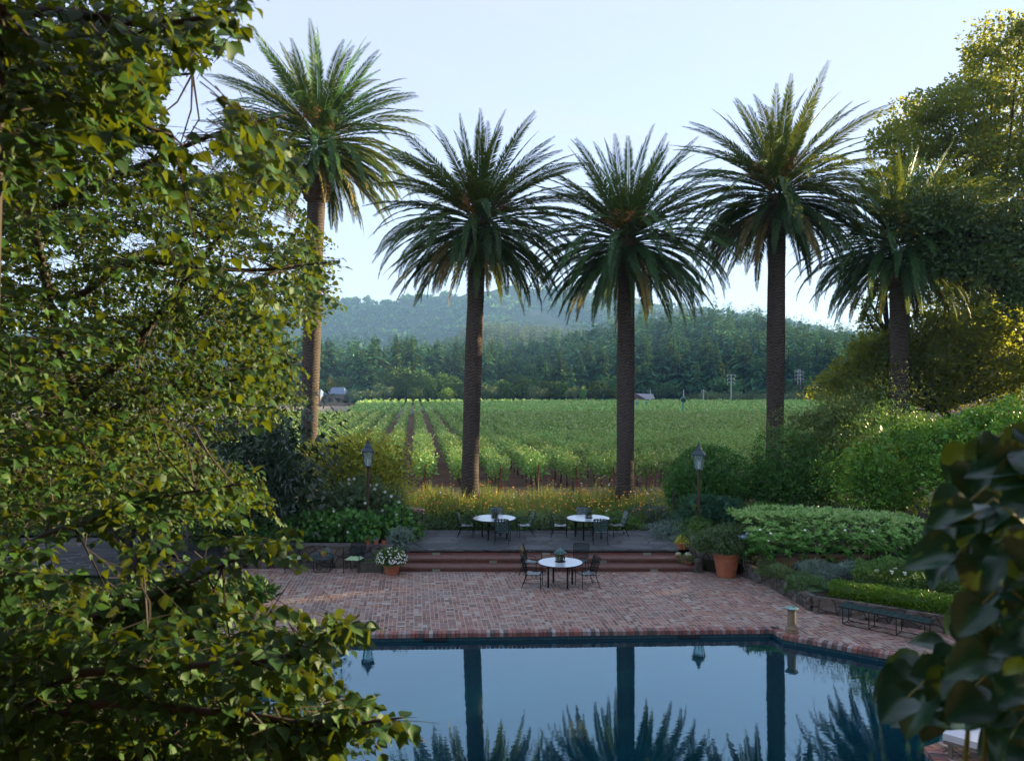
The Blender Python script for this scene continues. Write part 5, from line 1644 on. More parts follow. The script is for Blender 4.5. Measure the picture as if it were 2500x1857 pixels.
# treeline behind the vineyard: each tree a thing
TL = 'trees along the far edge of the vineyard'
rowt = [  # px, top py, width px, base py, depth, kind
 (640, 905, 60, 975, 262, 'far'), (700, 915, 60, 975, 262, 'far'), (742, 880, 38, 972, 268, 'conifer'),
 (808, 921, 30, 968, 262, 'yellow'), (835, 922, 36, 966, 264, 'bright'), (858, 918, 34, 962, 266, 'olive'),
 (868, 950, 60, 982, 236, 'olive'), (905, 950, 50, 983, 236, 'olive'),
 (885, 864, 66, 975, 255, 'conifer'), (905, 882, 40, 975, 257, 'conifer'),
 (950, 905, 66, 978, 248, 'far'), (992, 895, 74, 978, 250, 'far'), (1035, 902, 70, 978, 252, 'far'), (1072, 908, 60, 978, 248, 'far'), (1112, 915, 64, 978, 252, 'far'),
 (935, 935, 46, 980, 240, 'olive'), (1016, 945, 46, 980, 240, 'far'), (1092, 950, 50, 980, 240, 'bright'), (1140, 930, 60, 978, 248, 'far'),
 (1032, 888, 16, 940, 300, 'goldcon'), (1090, 905, 10, 930, 300, 'goldcon'),
 (1188, 935, 50, 976, 246, 'olive'), (1230, 925, 60, 978, 254, 'far'), (1282, 922, 64, 978, 256, 'far'), (1330, 928, 60, 977, 252, 'far'),
 (1310, 940, 44, 978, 244, 'olive'), (1362, 930, 62, 978, 252, 'far'), (1400, 942, 40, 978, 244, 'olive'), (1423, 945, 20, 976, 243, 'bright'), (1462, 928, 76, 977, 252, 'far'), (1510, 935, 50, 977, 254, 'far'),
 (1438, 842, 44, 940, 300, 'conifer'), (1732, 852, 36, 945, 305, 'conifer'), (1796, 925, 16, 965, 290, 'conifer'),
 (1580, 930, 60, 968, 285, 'far'), (1640, 938, 70, 970, 280, 'far'), (1700, 935, 80, 970, 285, 'far'), (1770, 938, 60, 968, 288, 'far'), (1820, 935, 64, 968, 285, 'far'), (1870, 938, 60, 968, 290, 'far'), (1930, 932, 80, 968, 290, 'far'), (1990, 935, 80, 968, 290, 'far'), (2060, 930, 90, 968, 292, 'far'), (2140, 925, 90, 968, 290, 'far')]
names = {'far': ('oak_tree', 'dark rounded oak'), 'olive': ('oak_tree', 'grey-green rounded tree'), 'conifer': ('conifer_tree', 'tall dark conifer'), 'goldcon': ('conifer_tree', 'small sunlit golden conifer'),
         'yellow': ('poplar_tree', 'bright yellow tree'), 'bright': ('poplar_tree', 'fresh green small tree')}
pt = {k: make_round(names[k][0], 400 + i, 900, '', {'far': 'treeline', 'olive': 'olive', 'yellow': 'yellowtree', 'bright': 'bright'}[k], TL) for i, k in enumerate(('far', 'olive', 'yellow', 'bright'))}
pt['conifer'] = make_conifer(410, 900, '', TL, .2); pt['goldcon'] = make_conifer(411, 500, '', TL, .2); pt['goldcon'].children[0].data.materials[0] = MT['yellowtree']
first = set()
place = ['beyond the blue roofed house', 'at the vineyard edge in front of the dark hill', 'seen between the two middle palms', 'near the grey roofed barn', 'behind the utility poles']
for k, (px, ptop, w_, pb, d, kind) in enumerate(rowt):
    h = (pb - ptop) / F * d * 1.04; wd = w_ / F * d / (.40 if kind in ('conifer', 'goldcon') else .95)
    z = max(0, HC + (HY - pb) / F * d) if d < 295 else HC + (HY - pb) / F * d
    z = 0 if d < 260 else z
    h = HC + (HY - ptop) / F * d - z
    q = place[0 if px < 900 else 1 if px < 1160 else 2 if px < 1540 else 3 if px < 1700 else 4]
    lab = '%s %s' % (names[kind][1], q)
    x = (px - 1250) / F * d
    if kind not in first:
        first.add(kind); o = pt[kind]; o.location = (x, d, z); o['label'] = lab; o.scale = (wd, wd, h)
    else: o = dupk(pt[kind], (x, d, z), rg.uniform(0, 6), lab, (wd, wd, h))
    if kind in ('goldcon', 'yellow'): o['group'] = 'sunlit yellow trees'
    o['group'] = TL + ', ' + names[kind][1] + ' ' + q
# low orchard / hedge rows in front of the far trees
OL = 'grey-green orchard bush in the line beyond the vines'
op = make_round('orchard_bush', 431, 420, OL, 'olive', 'orchard bushes beyond the vines', 'bush', .2)
op.location = ((1690 - 1250) / F * 262, 262, 0); op.scale = (7, 7, 3.6)
for k in range(1, 34):
    px = 1680 + k * 15.5; d = 262 - k * .9 + rg.uniform(-2, 2)
    dupk(op, ((px - 1250) / F * d, d, -.3), rg.uniform(0, 6), scale=(rg.uniform(5, 7), rg.uniform(5, 7), rg.uniform(3.2, 4.8)))

# buildings
def house(label, px0, px1, ptop, peave, pb, d, roof, wallm, name='farm_house', depth=9, cat='house'):
    x0, x1 = (px0 - 1250) / F * d, (px1 - 1250) / F * d
    ze = HC + (HY - peave) / F * d; zr = HC + (HY - ptop) / F * d
    w = x1 - x0; t = thing(name, ((x0 + x1) / 2, d, 0), label, cat)
    m = MB(); m.box((0, depth / 2, ze / 2), (w * .92, depth, ze)); wl = m.build('wall', wallm, t)
    m = MB(); ov = .5
    a = [(-w / 2, -ov, ze - .2), (w / 2, -ov, ze - .2), (w / 2, depth + ov, ze - .2), (-w / 2, depth + ov, ze - .2)]
    r1 = (-w * .26, depth / 2, zr); r2 = (w * .3, depth / 2, zr)
    m.add(a + [r1, r2], [(0, 1, 5, 4), (1, 2, 5), (2, 3, 4, 5), (3, 0, 4), (0, 3, 2, 1)]); m.build('roof', roof, t)
    for fx in (-.25, .2):
        m = MB(); m.box((w * fx, -.02, ze * .5), (1.1, .08, 1.1)); m.build('window', MT['darkpot'], wl)
    m = MB(); m.box((w * .02, -.02, ze * .4), (.95, .08, 2.0)); m.build('door', MT['drywood'], wl)
    return t
house('small house with a hipped blue grey roof among the trees by the field', 793, 842, 945, 960, 978, 233, MT['roofblue'], MT['wallwhite'])
house('second blue grey roofed building, mostly behind the sunlit palm trunk', 738, 783, 950, 966, 982, 228, MT['roofblue'], MT['wallwhite'])
house('long pale roofed building glimpsed between trees on the slope', 985, 1060, 901, 907, 912, 330, MT['roofmetal'], MT['wallwhite'])
# barn with a gable
d = 246; x0, x1 = (1545 - 1250) / F * d, (1598 - 1250) / F * d; xm = (1567 - 1250) / F * d
t = thing('barn', (x0, d, 0), 'brown barn with a pale grey metal roof at the vineyard edge', 'barn')
w = x1 - x0; zr = HC + (HY - 960) / F * d; ze = HC + (HY - 973) / F * d
m = MB(); m.add([(0, 0, 0), (w * .55, 0, 0), (w * .55, 0, ze), (w * .1, 0, zr - .1), (0, 0, ze), (0, 9, 0), (w * .55, 9, 0), (w * .55, 9, ze), (w * .1, 9, zr - .1), (0, 9, ze)], [(0, 1, 2, 3, 4), (5, 9, 8, 7, 6), (1, 6, 7, 2), (0, 4, 9, 5)])
m.box((w * .77, 4.5, ze * .5), (w * .44, 9, ze)); m.build('wall', MT['wallbrown'], t)
m = MB(); m.add([(-.3, -.4, ze - .3), (w * .12, -.4, zr), (w * .12, 9.4, zr), (-.3, 9.4, ze - .3), (w * .62, -.4, ze - .9), (w * .62, 9.4, ze - .9)], [(0, 1, 2, 3), (1, 4, 5, 2)])
m.add([(w * .12, -.2, zr + .02), (w * .92, -.2, zr - .2), (w * 1.0, -.6, ze), (w * .6, -.6, ze - .2)], [(0, 3, 2, 1)])
m.build('roof', MT['roofmetal'], t)
m = MB(); m.box((w * .76, -.06, ze * .45), (1.6, .08, ze * .8)); m.build('door', MT['darkpot'], t)

def pole(label, px, ptop, pb, d, arms, name='utility_pole', lattice=False):
    x = (px - 1250) / F * d; z1 = HC + (HY - ptop) / F * d
    t = thing(name, (x, d, 0), label, 'utility pole')
    m = MB()
    if lattice:
        for sx in (-1, 1): m.tube([(sx * .8, 0, 0), (sx * .35, 0, z1)], .1, 4); 
        n_ = 12
        for k in range(n_):
            a = .8 - .45 * k / n_; b = .8 - .45 * (k + 1) / n_; s = (-1) ** k
            m.tube([(s * a, 0, z1 * k / n_), (-s * b, 0, z1 * (k + 1) / n_)], .05, 4)
    else: m.tube([(0, 0, 0), (0, 0, z1)], [.2, .14], 6)
    m.build('mast', MT['pole'], t)
    for dz, w_ in arms:
        m = MB(); m.box((0, 0, z1 - dz), (w_, .15, .16))
        for s in (-1, 1): m.tube([(s * w_ * .48, 0, z1 - dz - .1), (s * w_ * .48, 0, z1 - dz - .7)], .1, 5)
        m.build('crossarm', MT['pole'], t)
    return t
pole('tall pale utility pole with three crossarms at the vineyard edge', 1785, 913, 978, 240, [(.2, 2.6), (1.4, 2.4), (2.6, 2.4)])
pole('lattice power pylon near the tall upright palm', 1951, 901, 975, 262, [(.8, 3.0), (2.0, 3.0), (3.2, 3.0)], 'pylon', True)
pole('faint distant power pole left of the pale utility pole', 1638, 920, 965, 300, [(.3, 3.4), (1.6, 3.4)])
pole('short street light pole in front of the orchard bushes', 1717, 950, 975, 244, [(.4, 1.2)])
pole('thin wind machine mast behind the green drum', 1669, 951, 975, 244, [])
pole('short dark pole beside the grey roofed barn', 1588, 951, 965, 244, [])
pole('white utility pole glimpsed through the big tree', 2337, 910, 945, 230, [(1.2, 2.2)])
t = thing('wind_machine', ((1667 - 1250) / F * 128, 128, 0), 'green round drum of a wind machine standing over the vines', 'wind machine')
m = MB(); m.tube([(0, 0, 0), (0, 0, 3.2)], .16, 8); m.build('post', MT['windgreen'], t)
m = MB(); zc = HC + (HY - 976) / F * 128; m.tube([(0, -.45, zc), (.2, .45, zc)], [.5, .5], 20); m.build('drum', MT['windgreen'], t)
m = MB(); m.tube([(-.02, -.49, zc), (-.01, -.46, zc)], [.36, .36], 20); m.build('fan_opening', MT['darkpot'], t)
for i, px in enumerate((1554, 1578)):
    t = thing('vineyard_heater', ((px - 1250) / F * 150, 150, 0), ('small pale green vineyard heater poking above the vines nearer the palm', 'small green vineyard heater below the barn roof')[i], 'heater')
    m = MB(); m.tube([(0, 0, 0), (0, 0, 2.4)], .08, 6); m.tube([(-.2, 0, 2.7), (.2, 0, 3.0)], [.35, .25], 10); m.build('heater', MT['windgreen'] if i else MT['verdigris'], t)
# picket fence at the dry field
t = thing('field_fence', ((700 - 1250) / F * 214, 214, 0), 'low picket fence along the far side of the pale dry field', 'fence')
m = MB(); x0 = 0; w = (890 - 700) / F * 214
for k in range(60): m.box((w * k / 59, 0, .7), (.07, .05, 1.4))
m.box((w / 2, .05, 1.1), (w, .04, .06)); m.box((w / 2, .05, .5), (w, .04, .06)); m.build('pickets', MT['drywood'], t)
# ------------------------------------------------------------------ big trees on the pedestal side
def big_tree(name, label, base, lumps, mat, n, size, seed, limbs=(), cat='tree', core=True, down=.15, aspect=.6, bump=.4, depth=.5):
    t = thing(name, base, label, cat)
    b = Vector(base)
    c = Cloud(seed)
    tot = sum(r ** 2 for *_, r in lumps)
    cs = []
    for px, py, d, r in lumps:
        p = W(px, py, d) - b; cs.append((p, r))
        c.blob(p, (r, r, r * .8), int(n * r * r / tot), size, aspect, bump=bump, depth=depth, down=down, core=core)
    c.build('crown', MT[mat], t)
    m = MB(); r_ = random.Random(seed)
    for pts, r0 in limbs:
        m.tube([Vector(p) for p in pts], [r0 * (1 - .55 * i / (len(pts) - 1)) for i in range(len(pts))], 9)
    hub = Vector(limbs[0][0][-1]) if limbs else Vector((0, 0, 3))
    for p, r in cs:
        a = hub.lerp(p, .5) + Vector((r_.uniform(-.5, .5), r_.uniform(-.5, .5), r_.uniform(-.6, .2)))
        m.tube([hub, a, p, p + Vector((r_.uniform(-.5, .5), 0, r * .6))], [.10, .07, .035, .01], 6)
    m.build('trunk', MT['bark'], t)
    return t
rr = random.Random(21)
L1 = []
for px, py, r in ((2490, 90, 1.3), (2420, 150, 1.5), (2500, 230, 2.0), (2370, 240, 1.4), (2290, 275, 1.2), (2230, 300, 1.1), (2430, 330, 2.0), (2330, 350, 1.7), (2240, 380, 1.5), (2170, 350, 1.0), (2180, 440, 1.1), (2500, 420, 2.0),
                  (2400, 450, 1.8), (2310, 470, 1.6), (2600, 330, 2.4), (2600, 520, 2.4), (2480, 560, 1.8), (2380, 590, 1.4), (2460, 690, 1.4), (2540, 760, 2.0), (2700, 450, 2.5), (2700, 700, 2.5), (2340, 700, 1.3), (2420, 760, 1.6), (2340, 775, 1.2), (2500, 690, 1.8), (2290, 640, 1.1), (2450, 820, 1.5)):
    L1.append((px, py, 46 + rr.uniform(-1.5, 2.5), r * 1.02))
big_tree('spreading_tree', 'tall spreading tree with sunlit yellow leaves behind the palms', (31, 46.5, 0), L1, 'oak', 92000, .24, 51,
         limbs=[([(0, 0, -.2), (.2, 0, 4), (-.4, 0, 8), (-1.2, .2, 11)], .6), ([(0, 0, 6), (-3, 0, 8.5), (-5.5, 0, 9.5)], .3)], core=False)
L2 = []
for k in range(30):
    px = rr.uniform(2270, 2600); py = rr.uniform(500, 760) - (px - 2270) * .12
    if px < 2350 and py > 690: continue
    L2.append((px, py, 33.5 + rr.uniform(-1.5, 1.2), rr.uniform(.6, 1.15)))
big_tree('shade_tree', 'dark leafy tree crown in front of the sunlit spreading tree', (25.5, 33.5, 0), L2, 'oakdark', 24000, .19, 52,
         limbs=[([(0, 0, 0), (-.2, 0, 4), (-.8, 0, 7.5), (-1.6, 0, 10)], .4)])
L3 = []
for px, py, r in ((2075, 905, .9), (2040, 940, .9), (2110, 935, 1.2), (2130, 870, 1.1), (2180, 900, 1.2), (2170, 840, .9), (2250, 880, 1.4), (2240, 830, 1.0), (2310, 840, 1.3), (2330, 900, 1.4), (2385, 800, 1.4), (2400, 870, 1.6), (2460, 850, 1.5), (2470, 930, 1.6), (2370, 960, 1.6), (2270, 960, 1.6), (2150, 965, 1.4), (2540, 890, 2.0), (2290, 790, .9), (2460, 790, 1.4), (2060, 985, 1.0)):
    L3.append((px, py, 39.5 + rr.uniform(-1.2, 1.5), r * .98))
big_tree('low_oak', 'low wide tree with yellow lit edges behind the airy grey shrub', (24, 40, 0), L3, 'oak', 40000, .20, 53,
         limbs=[([(0, 0, 0), (.3, 0, 1.8), (-.5, 0, 3.5), (-1.5, 0, 4.8)], .45), ([(0, 0, 1.5), (3, 0, 4.0), (5, 0, 5.0)], .3)], core=False)
# thin hanging sprays between the palms
L4 = [(2150 + rr.uniform(-50, 25), 560 + k * 26, 43, rr.uniform(.35, .6)) for k in range(12)]
big_tree('slender_tree', 'slender yellow-leaved tree glimpsed under the merged palm crown', (21.5, 43, 0), L4, 'oak', 3200, .17, 54, limbs=[([(0, 0, 0), (.2, 0, 4), (-.4, 0, 9)], .14)], core=False)
# trees beyond the frame's edge that shade the garden; the second is added to shape the sun
L5 = [(2780 + rr.uniform(-60, 330), 420 + rr.uniform(-200, 560), 33 + rr.uniform(-2, 2), rr.uniform(1.8, 2.8)) for k in range(18)]
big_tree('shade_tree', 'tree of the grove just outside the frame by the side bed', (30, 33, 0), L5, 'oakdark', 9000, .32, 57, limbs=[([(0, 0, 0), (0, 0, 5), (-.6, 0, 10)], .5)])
t = thing('shade_tree', (24.5, 15, 0), 'unseen leaf screen added outside the frame to shape the sun', 'tree')
c = Cloud(58)  # unseen leaf bands, added; the gap lets sun onto the middle birch leaves
for k in range(20):
    c.blob((rr.uniform(-1.8, 1.8), -8 + k * .85, rr.uniform(5.2, 8.3)), (2.1, 2.1, 1.7), 520, .3, .6)
for k in range(14):
    c.blob((rr.uniform(-1.5, 1.5), -8 + k * 1.3, rr.uniform(2.6, 4.2)), (2.0, 2.0, 1.6), 380, .3, .6)
for k in range(14):
    c.blob((rr.uniform(-1.5, 1.5), -8 + k * 1.2, rr.uniform(13.6, 16.2)), (2.2, 2.2, 1.8), 420, .3, .6)
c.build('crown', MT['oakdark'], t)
m = MB(); m.tube([(0, 0, -.1), (0, 0, 3), (-.3, .2, 6.5), (0, 0, 14)], [.4, .32, .2, .08], 8); m.build('trunk', MT['bark'], t)


# ------------------------------------------------------------------ foreground: real leaf shapes
def leaf_template(seg, widths, curve, cup, serr=0.0):
    ys = np.linspace(0, 1, seg + 1)
    w = np.interp(ys, [p[0] for p in widths], [p[1] for p in widths])
    s = np.where(np.arange(seg + 1) % 2 == 1, 1 + serr, 1 - serr * .5)
    w = w * s; w[0] = .02; w[-1] = 0.0
    V = []; Fs = []
    for i, y in enumerate(ys):
        z = -curve * y * y
        V += [(-w[i], y - (serr * .12 if i % 2 else 0), z + cup * w[i]), (0, y, z), (w[i], y - (serr * .12 if i % 2 else 0), z + cup * w[i])]
    for i in range(seg):
        a = 3 * i
        Fs += [(a, a + 1, a + 4, a + 3), (a + 1, a + 2, a + 5, a + 4)]
    return np.array(V), np.array(Fs)


def put_leaves(c, tpl, P, D, N, size, r, curve=None):
    V0, F0 = tpl; n = len(P)
    D = unit(D); S = unit(np.cross(D, N)); N = np.cross(S, D)
    k = len(V0)
    z = V0[:, 2][None, :] * (np.ones((n, 1)) if curve is None else curve[:, None])
    V = P[:, None, :] + size[:, None, None] * (V0[:, 0][None, :, None] * S[:, None, :] + V0[:, 1][None, :, None] * D[:, None, :] + z[:, :, None] * N[:, None, :])
    Fs = F0[None] + (np.arange(n) * k)[:, None, None]
    c.put(V.reshape(-1, 3), Fs.reshape(-1, 4), np.repeat(r, k))

BW = [(0, .03), (.06, .16), (.16, .34), (.3, .42), (.5, .36), (.7, .22), (.85, .11), (1, 0)]
T_NEAR = leaf_template(12, BW, .22, .28, .10)
T_MID = leaf_template(8, BW, .22, .28, .07)

# right edge of the leafy mass in photo px, by row
EDGE = [(-60, 640), (0, 620), (60, 590), (120, 560), (180, 470), (230, 520), (262, 590), (300, 700), (340, 770), (400, 760), (470, 740), (540, 775), (585, 830), (640, 830), (700, 835), (745, 835), (800, 760), (850, 720), (900, 735), (960, 760), (1010, 730), (1050, 640), (1090, 500),
        (1130, 600), (1180, 660), (1240, 690), (1300, 720), (1350, 770), (1400, 720), (1440, 660), (1470, 640), (1500, 880), (1560, 920), (1590, 840), (1640, 860), (1700, 920), (1740, 960), (1775, 1010), (1800, 990), (1857, 900), (1900, 880)]
EY = np.array([e[0] for e in EDGE], float); EX = np.array([e[1] for e in EDGE], float)
def in_birch(px, py, rg):
    e = np.interp(py, EY, EX)
    ok = px < e - 6
    if 1480 < py < 1600 and px > 700: ok = ok and (abs(py - (1640 - (px - 700) * .62)) < 55 or rg.random() < .12)
    if 130 < py < 400 and px > 395 + abs(py - 260) * .35 and px < 520 + (py - 200) * .5: ok = ok and rg.random() < .13
    if 1270 < py < 1440 and 150 < px < 690: ok = ok and rg.random() < .22
    if 980 < py < 1150 and 470 < px < 800: ok = ok and rg.random() < .3
    if py < 250 and px > 420: ok = ok and rg.random() < .8
    return ok

# openings in the crown (outline of the leaf mass as seen from the window)
GAPS = [(468, 262, 72, 105), (350, 372, 38, 30), (602, 655, 52, 24), (325, 590, 34, 24), (505, 400, 40, 26), (690, 540, 34, 30), (150, 640, 26, 20)]
rg = np.random.default_rng(2024)
t = thing('birch_tree', (-9.6, 6.2, 0), 'large leafy birch whose branches fill one side of the foreground', 'tree')
o = np.array([-9.6, 6.2, 0.0])
mtw = MB(); mbr = MB()
limbs = []
def limb(pts, r0, r1):
    P = [W(*p) if len(p) == 3 else Vector(p) for p in pts]
    # smooth
    Q = []
    for i in range(len(P) - 1):
        p0, p1, p2, p3 = P[max(i - 1, 0)], P[i], P[i + 1], P[min(i + 2, len(P) - 1)]
        for s in range(6):
            u = s / 6
            Q.append(.5 * ((2 * p1) + (p2 - p0) * u + (2 * p0 - 5 * p1 + 4 * p2 - p3) * u * u + (3 * p1 - p0 - 3 * p2 + p3) * u ** 3))
    Q.append(P[-1])
    mbr.tube([q - Vector(o) for q in Q], [r0 + (r1 - r0) * i / (len(Q) - 1) for i in range(len(Q))], 7)
    limbs.append(np.array([tuple(q) for q in Q]))
mbr.tube([(0, 0, -.2), (.1, 0, 3), (0, .1, 6), (.2, 0, 9), (.3, 0, 12)], [.24, .2, .17, .13, .06], 12)
T0 = (-9.5, 6.2)
limb([(*T0, 4.6), (-60, 1130, 6.0), (200, 970, 5.8), (345, 820, 5.6), (520, 600, 5.4), (690, 360, 5.5)], .055, .008)
limb([(*T0, 5.0), (180, 955, 6.4), (380, 948, 6.2), (560, 930, 6.2), (735, 880, 6.3)], .035, .006)
limb([(*T0, 5.4), (120, 700, 6.0), (330, 640, 5.6), (600, 660, 5.2), (800, 640, 5.0)], .04, .006)
limb([(*T0, 6.8), (60, 480, 6.0), (300, 420, 5.6), (520, 330, 5.2), (700, 280, 5.3)], .04, .006)
limb([(*T0, 7.6), (80, 250, 5.2), (260, 200, 4.6), (470, 180, 4.4)], .04, .006)
limb([(*T0, 8.6), (-100, 20, 3.6), (150, 30, 3.0), (380, 60, 2.8), (590, 20, 2.8)], .035, .005)
limb([(*T0, 8.2), (-150, 200, 3.8), (100, 230, 3.3), (300, 290, 3.2), (420, 330, 3.3)], .03, .005)
limb([(*T0, 3.6), (-50, 1270, 4.6), (150, 1290, 4.3), (330, 1225, 4.2), (600, 1180, 4.3)], .03, .005)
limb([(*T0, 3.4), (-50, 1520, 3.9), (200, 1510, 3.7), (420, 1440, 3.7), (640, 1330, 3.8)], .03, .005)
limb([(*T0, 3.0), (-60, 1640, 3.4), (200, 1640, 3.1), (520, 1620, 3.0), (700, 1600, 3.0), (880, 1500, 3.0)], .028, .004)
limb([(*T0, 2.6), (-60, 1690, 3.3), (250, 1715, 3.0), (600, 1745, 2.9), (800, 1770, 2.9), (985, 1750, 2.9)], .028, .004)
limb([(*T0, 4.2), (-40, 1160, 7.0), (250, 1120, 7.2), (520, 1080, 7.2)], .03, .005)
limb([(*T0, 6.0), (0, 830, 8.0), (300, 780, 8.0), (560, 740, 7.8), (700, 700, 7.8)], .03, .005)
limb([(*T0, 7.2), (60, 560, 7.8), (320, 520, 7.6), (600, 480, 7.6)], .03, .005)
limb([(*T0, 2.4), (0, 1800, 3.4), (300, 1850, 3.2), (600, 1880, 3.0)], .028, .005)
allp = np.concatenate(limbs)
cb = Cloud(88)
nleaf = 0
def add_twig(T, direction, L, nl, near):
    """T end point; leaves alternate along the twig"""
    global nleaf
    d = unit(direction)
    A = T - d * L
    sag = np.array([0, 0, -.12 * L])
    s = np.linspace(0, 1, 5)[:, None]
    pts = A + d * L * s + sag * (s * s)
    q = np.linspace(.12, 1, nl) ** .9
    P = np.stack([np.interp(q, s[:, 0], pts[:, i]) for i in range(3)], 1)
    side = unit(np.cross(d, [0, 0, 1.0]))
    sg = np.where(np.arange(nl) % 2 == 0, 1, -1)[:, None]
    D = side * sg * rg.uniform(.5, 1.1, (nl, 1)) + d * rg.uniform(.3, .9, (nl, 1)) + rg.normal(size=(nl, 3)) * .3 + np.array([0, 0, -.55])
    D[-1] = d + np.array([0, 0, -.3])
    P = P + unit(D) * rg.uniform(.008, .02, (nl, 1))
    N = np.array([0, -.25, 1.0]) + rg.normal(size=(nl, 3)) * .45
    size = rg.uniform(.045, .078, nl) * (1.02 if near else .76) * (1 - .25 * q ** 3)
    # keep the outline
    px = 1250 + F * P[:, 0] / P[:, 1]; py = HY - F * (P[:, 2] - HC) / P[:, 1]
    e = np.interp(py, EY, EX); k = px < e + 14
    for gx, gy, ga, gb in GAPS:
        k &= ~((((px - gx) / ga) ** 2 + ((py - gy) / gb) ** 2 < 1) & (rg.random(nl) < .93))
    if k.sum() < nl * .5: return
    mtw.tube([Vector(p - o) for p in pts], [.003, .0026, .002, .0016, .001], 3, False)
    put_leaves(cb, T_NEAR if near else T_MID, (P - o)[k], D[k], N[k], size[k], np.clip(rg.random(k.sum()) * .8 + .1 * q[k], 0, 1), rg.uniform(.2, 1.8, k.sum()))
    nleaf += k.sum()

def fill(count, dlo, dhi, ylo, yhi, near, nl=8, L=.30, weight=None):
    made = 0; tries = 0
    while made < count and tries < count * 30:
        tries += 1
        py = rg.uniform(ylo, yhi); px = rg.uniform(-200, np.interp(py, EY, EX) + 5)
        if not in_birch(px, py, rg): continue
        if weight is not None and rg.random() > weight(px, py): continue
        d = rg.uniform(dlo, dhi)
        T = np.array(W(px, py, d))
        j = np.argmin(((allp - T) ** 2).sum(1)); B_ = allp[j]
        v = T - B_; dist = np.linalg.norm(v)
        dr = unit(v) * .8 + np.array([.75, rg.normal() * .3, rg.normal() * .3]) + rg.normal(size=3) * .2
        add_twig(T, dr, L, nl, near)
        if L < dist < .8 and px < np.interp(py, EY, EX) - 150 and rg.random() < .2:
            A = T - unit(dr) * L
            mid = (A + B_) / 2 + rg.normal(size=3) * .06 * dist
            mtw.tube([Vector(B_ - o), Vector(mid - o), Vector(A - o)], [.007, .005, .003], 4, False)
        made += 1
for Lb in limbs:
    for k in range(16):
        j = int((.55 + .45 * k / 15) * (len(Lb) - 1)); p = Lb[j]
        if p[1] > 8: continue
        tdir = unit(Lb[min(j + 1, len(Lb) - 1)] - Lb[max(j - 1, 0)])
        sd_ = np.array([rg.normal() * .4, rg.normal() * .4, rg.normal() * .5])
        dr = unit(tdir + sd_ * (1 if k < 15 else .1)); Lt = rg.uniform(.18, .3)
        add_twig(p + dr * Lt, dr, Lt, 9, p[1] < 5)
# deep fine-leaved mass, middle layer, near layer
fill(5300, 6.4, 10.0, 60, 1230, False, 9, .42)
fill(2300, 4.8, 6.6, 120, 1290, False, 9, .34)
fill(330, 3.6, 4.8, 200, 1330, True, 8, .28)
fill(330, 2.4, 3.6, -60, 470, True, 8, .26, lambda x, y: 1 if y < 330 else .4)
fill(120, 4.0, 7.0, -60, 300, False, 9, .34)
fill(700, 2.8, 4.2, 1290, 1900, True, 8, .26, lambda x, y: .45 if y < 1480 else 1)
fill(800, 4.2, 6.0, 1400, 1900, False, 9, .32, lambda x, y: 1 if x < 620 else .35)
print('birch leaves', nleaf)
mbr.build('branches', MT['twig'], t, True); mtw.build('twigs', MT['twig'], t)
cb.build('leaves', MT['birch'], t, True)

# blurred climbing plant close to the window on the pedestal side
REDGE = [(1050, 2460), (1085, 2420), (1105, 2330), (1130, 2290), (1160, 2330), (1200, 2300), (1240, 2260), (1300, 2250), (1345, 2225), (1390, 2260), (1420, 2380), (1470, 2370), (1500, 2300), (1560, 2260), (1590, 2170), (1620, 2130), (1680, 2130), (1740, 2160), (1790, 2290), (1830, 2420), (1860, 2450)]
RY = np.array([e[0] for e in REDGE], float); RX = np.array([e[1] for e in REDGE], float)
rg = np.random.default_rng(7)
def wide_leaf(nx=8, ny=12):
    V = []; Fs = []; rv = []
    for i in range(ny + 1):
        y = i / ny
        w = np.interp(y, [0, .06, .2, .42, .7, .88, .96, 1], [.10, .36, .50, .54, .42, .22, .09, 0])
        for j in range(nx + 1):
            u = -1 + 2 * j / nx
            x = u * w
            V.append((x, y - .10 * (1 - y) * abs(u) ** 2, .24 * abs(u) ** 1.6 * w * 2 - .5 * y * y + .022 * math.sin(9 * y + 3 * abs(u)) * abs(u)))
            vein = 1.0 if j == nx // 2 else (.45 if (i + abs(j - nx // 2)) % 4 == 0 else 0)
            rv.append(vein)
    for i in range(ny):
        for j in range(nx):
            a = i * (nx + 1) + j
            Fs.append((a, a + 1, a + nx + 2, a + nx + 1))
    return (np.array(V), np.array(Fs)), np.array(rv)
T_R, T_RV = wide_leaf()
t = thing('climbing_vine', (2.0, 1.6, 0), 'out of focus climber with big round dark leaves close to the camera', 'climbing plant')
o2 = np.array([2.0, 1.6, 0.0])
cr = Cloud(9); ms = MB()
n = 0
while n < 430:
    py = rg.uniform(1070, 1900); e = np.interp(py, RY, RX); px = rg.uniform(e + 40, 2600) if n < 290 else rg.uniform(2560, 3700)
    d = rg.uniform(1.35, 2.1)
    P = np.array(W(px, py, d))
    D = np.array([-.9 + rg.normal() * .35, -.25 + rg.normal() * .3, -.25 + rg.normal() * .3])
    N = np.array([-.15 + rg.normal() * .3, -.55 + rg.normal() * .3, 1.0])
    s = rg.uniform(.06, .088)
    put_leaves(cr, T_R, (P - D / np.linalg.norm(D) * s * .4 - o2)[None], D[None], N[None], np.array([s]), np.array([0.0]), np.array([rg.uniform(.5, 1.5)]))
    cr.r[-1] = np.clip(rg.random() * .6 + .5 * T_RV, 0, 1)
    if rg.random() < .6:
        q = Vector(P - D / np.linalg.norm(D) * s * .4 - o2)
        ms.tube([q, q + Vector((.05, .02, .03)), q + Vector((.12, .04, -.02))], [.0018, .002, .0025], 5, False)
    n += 1
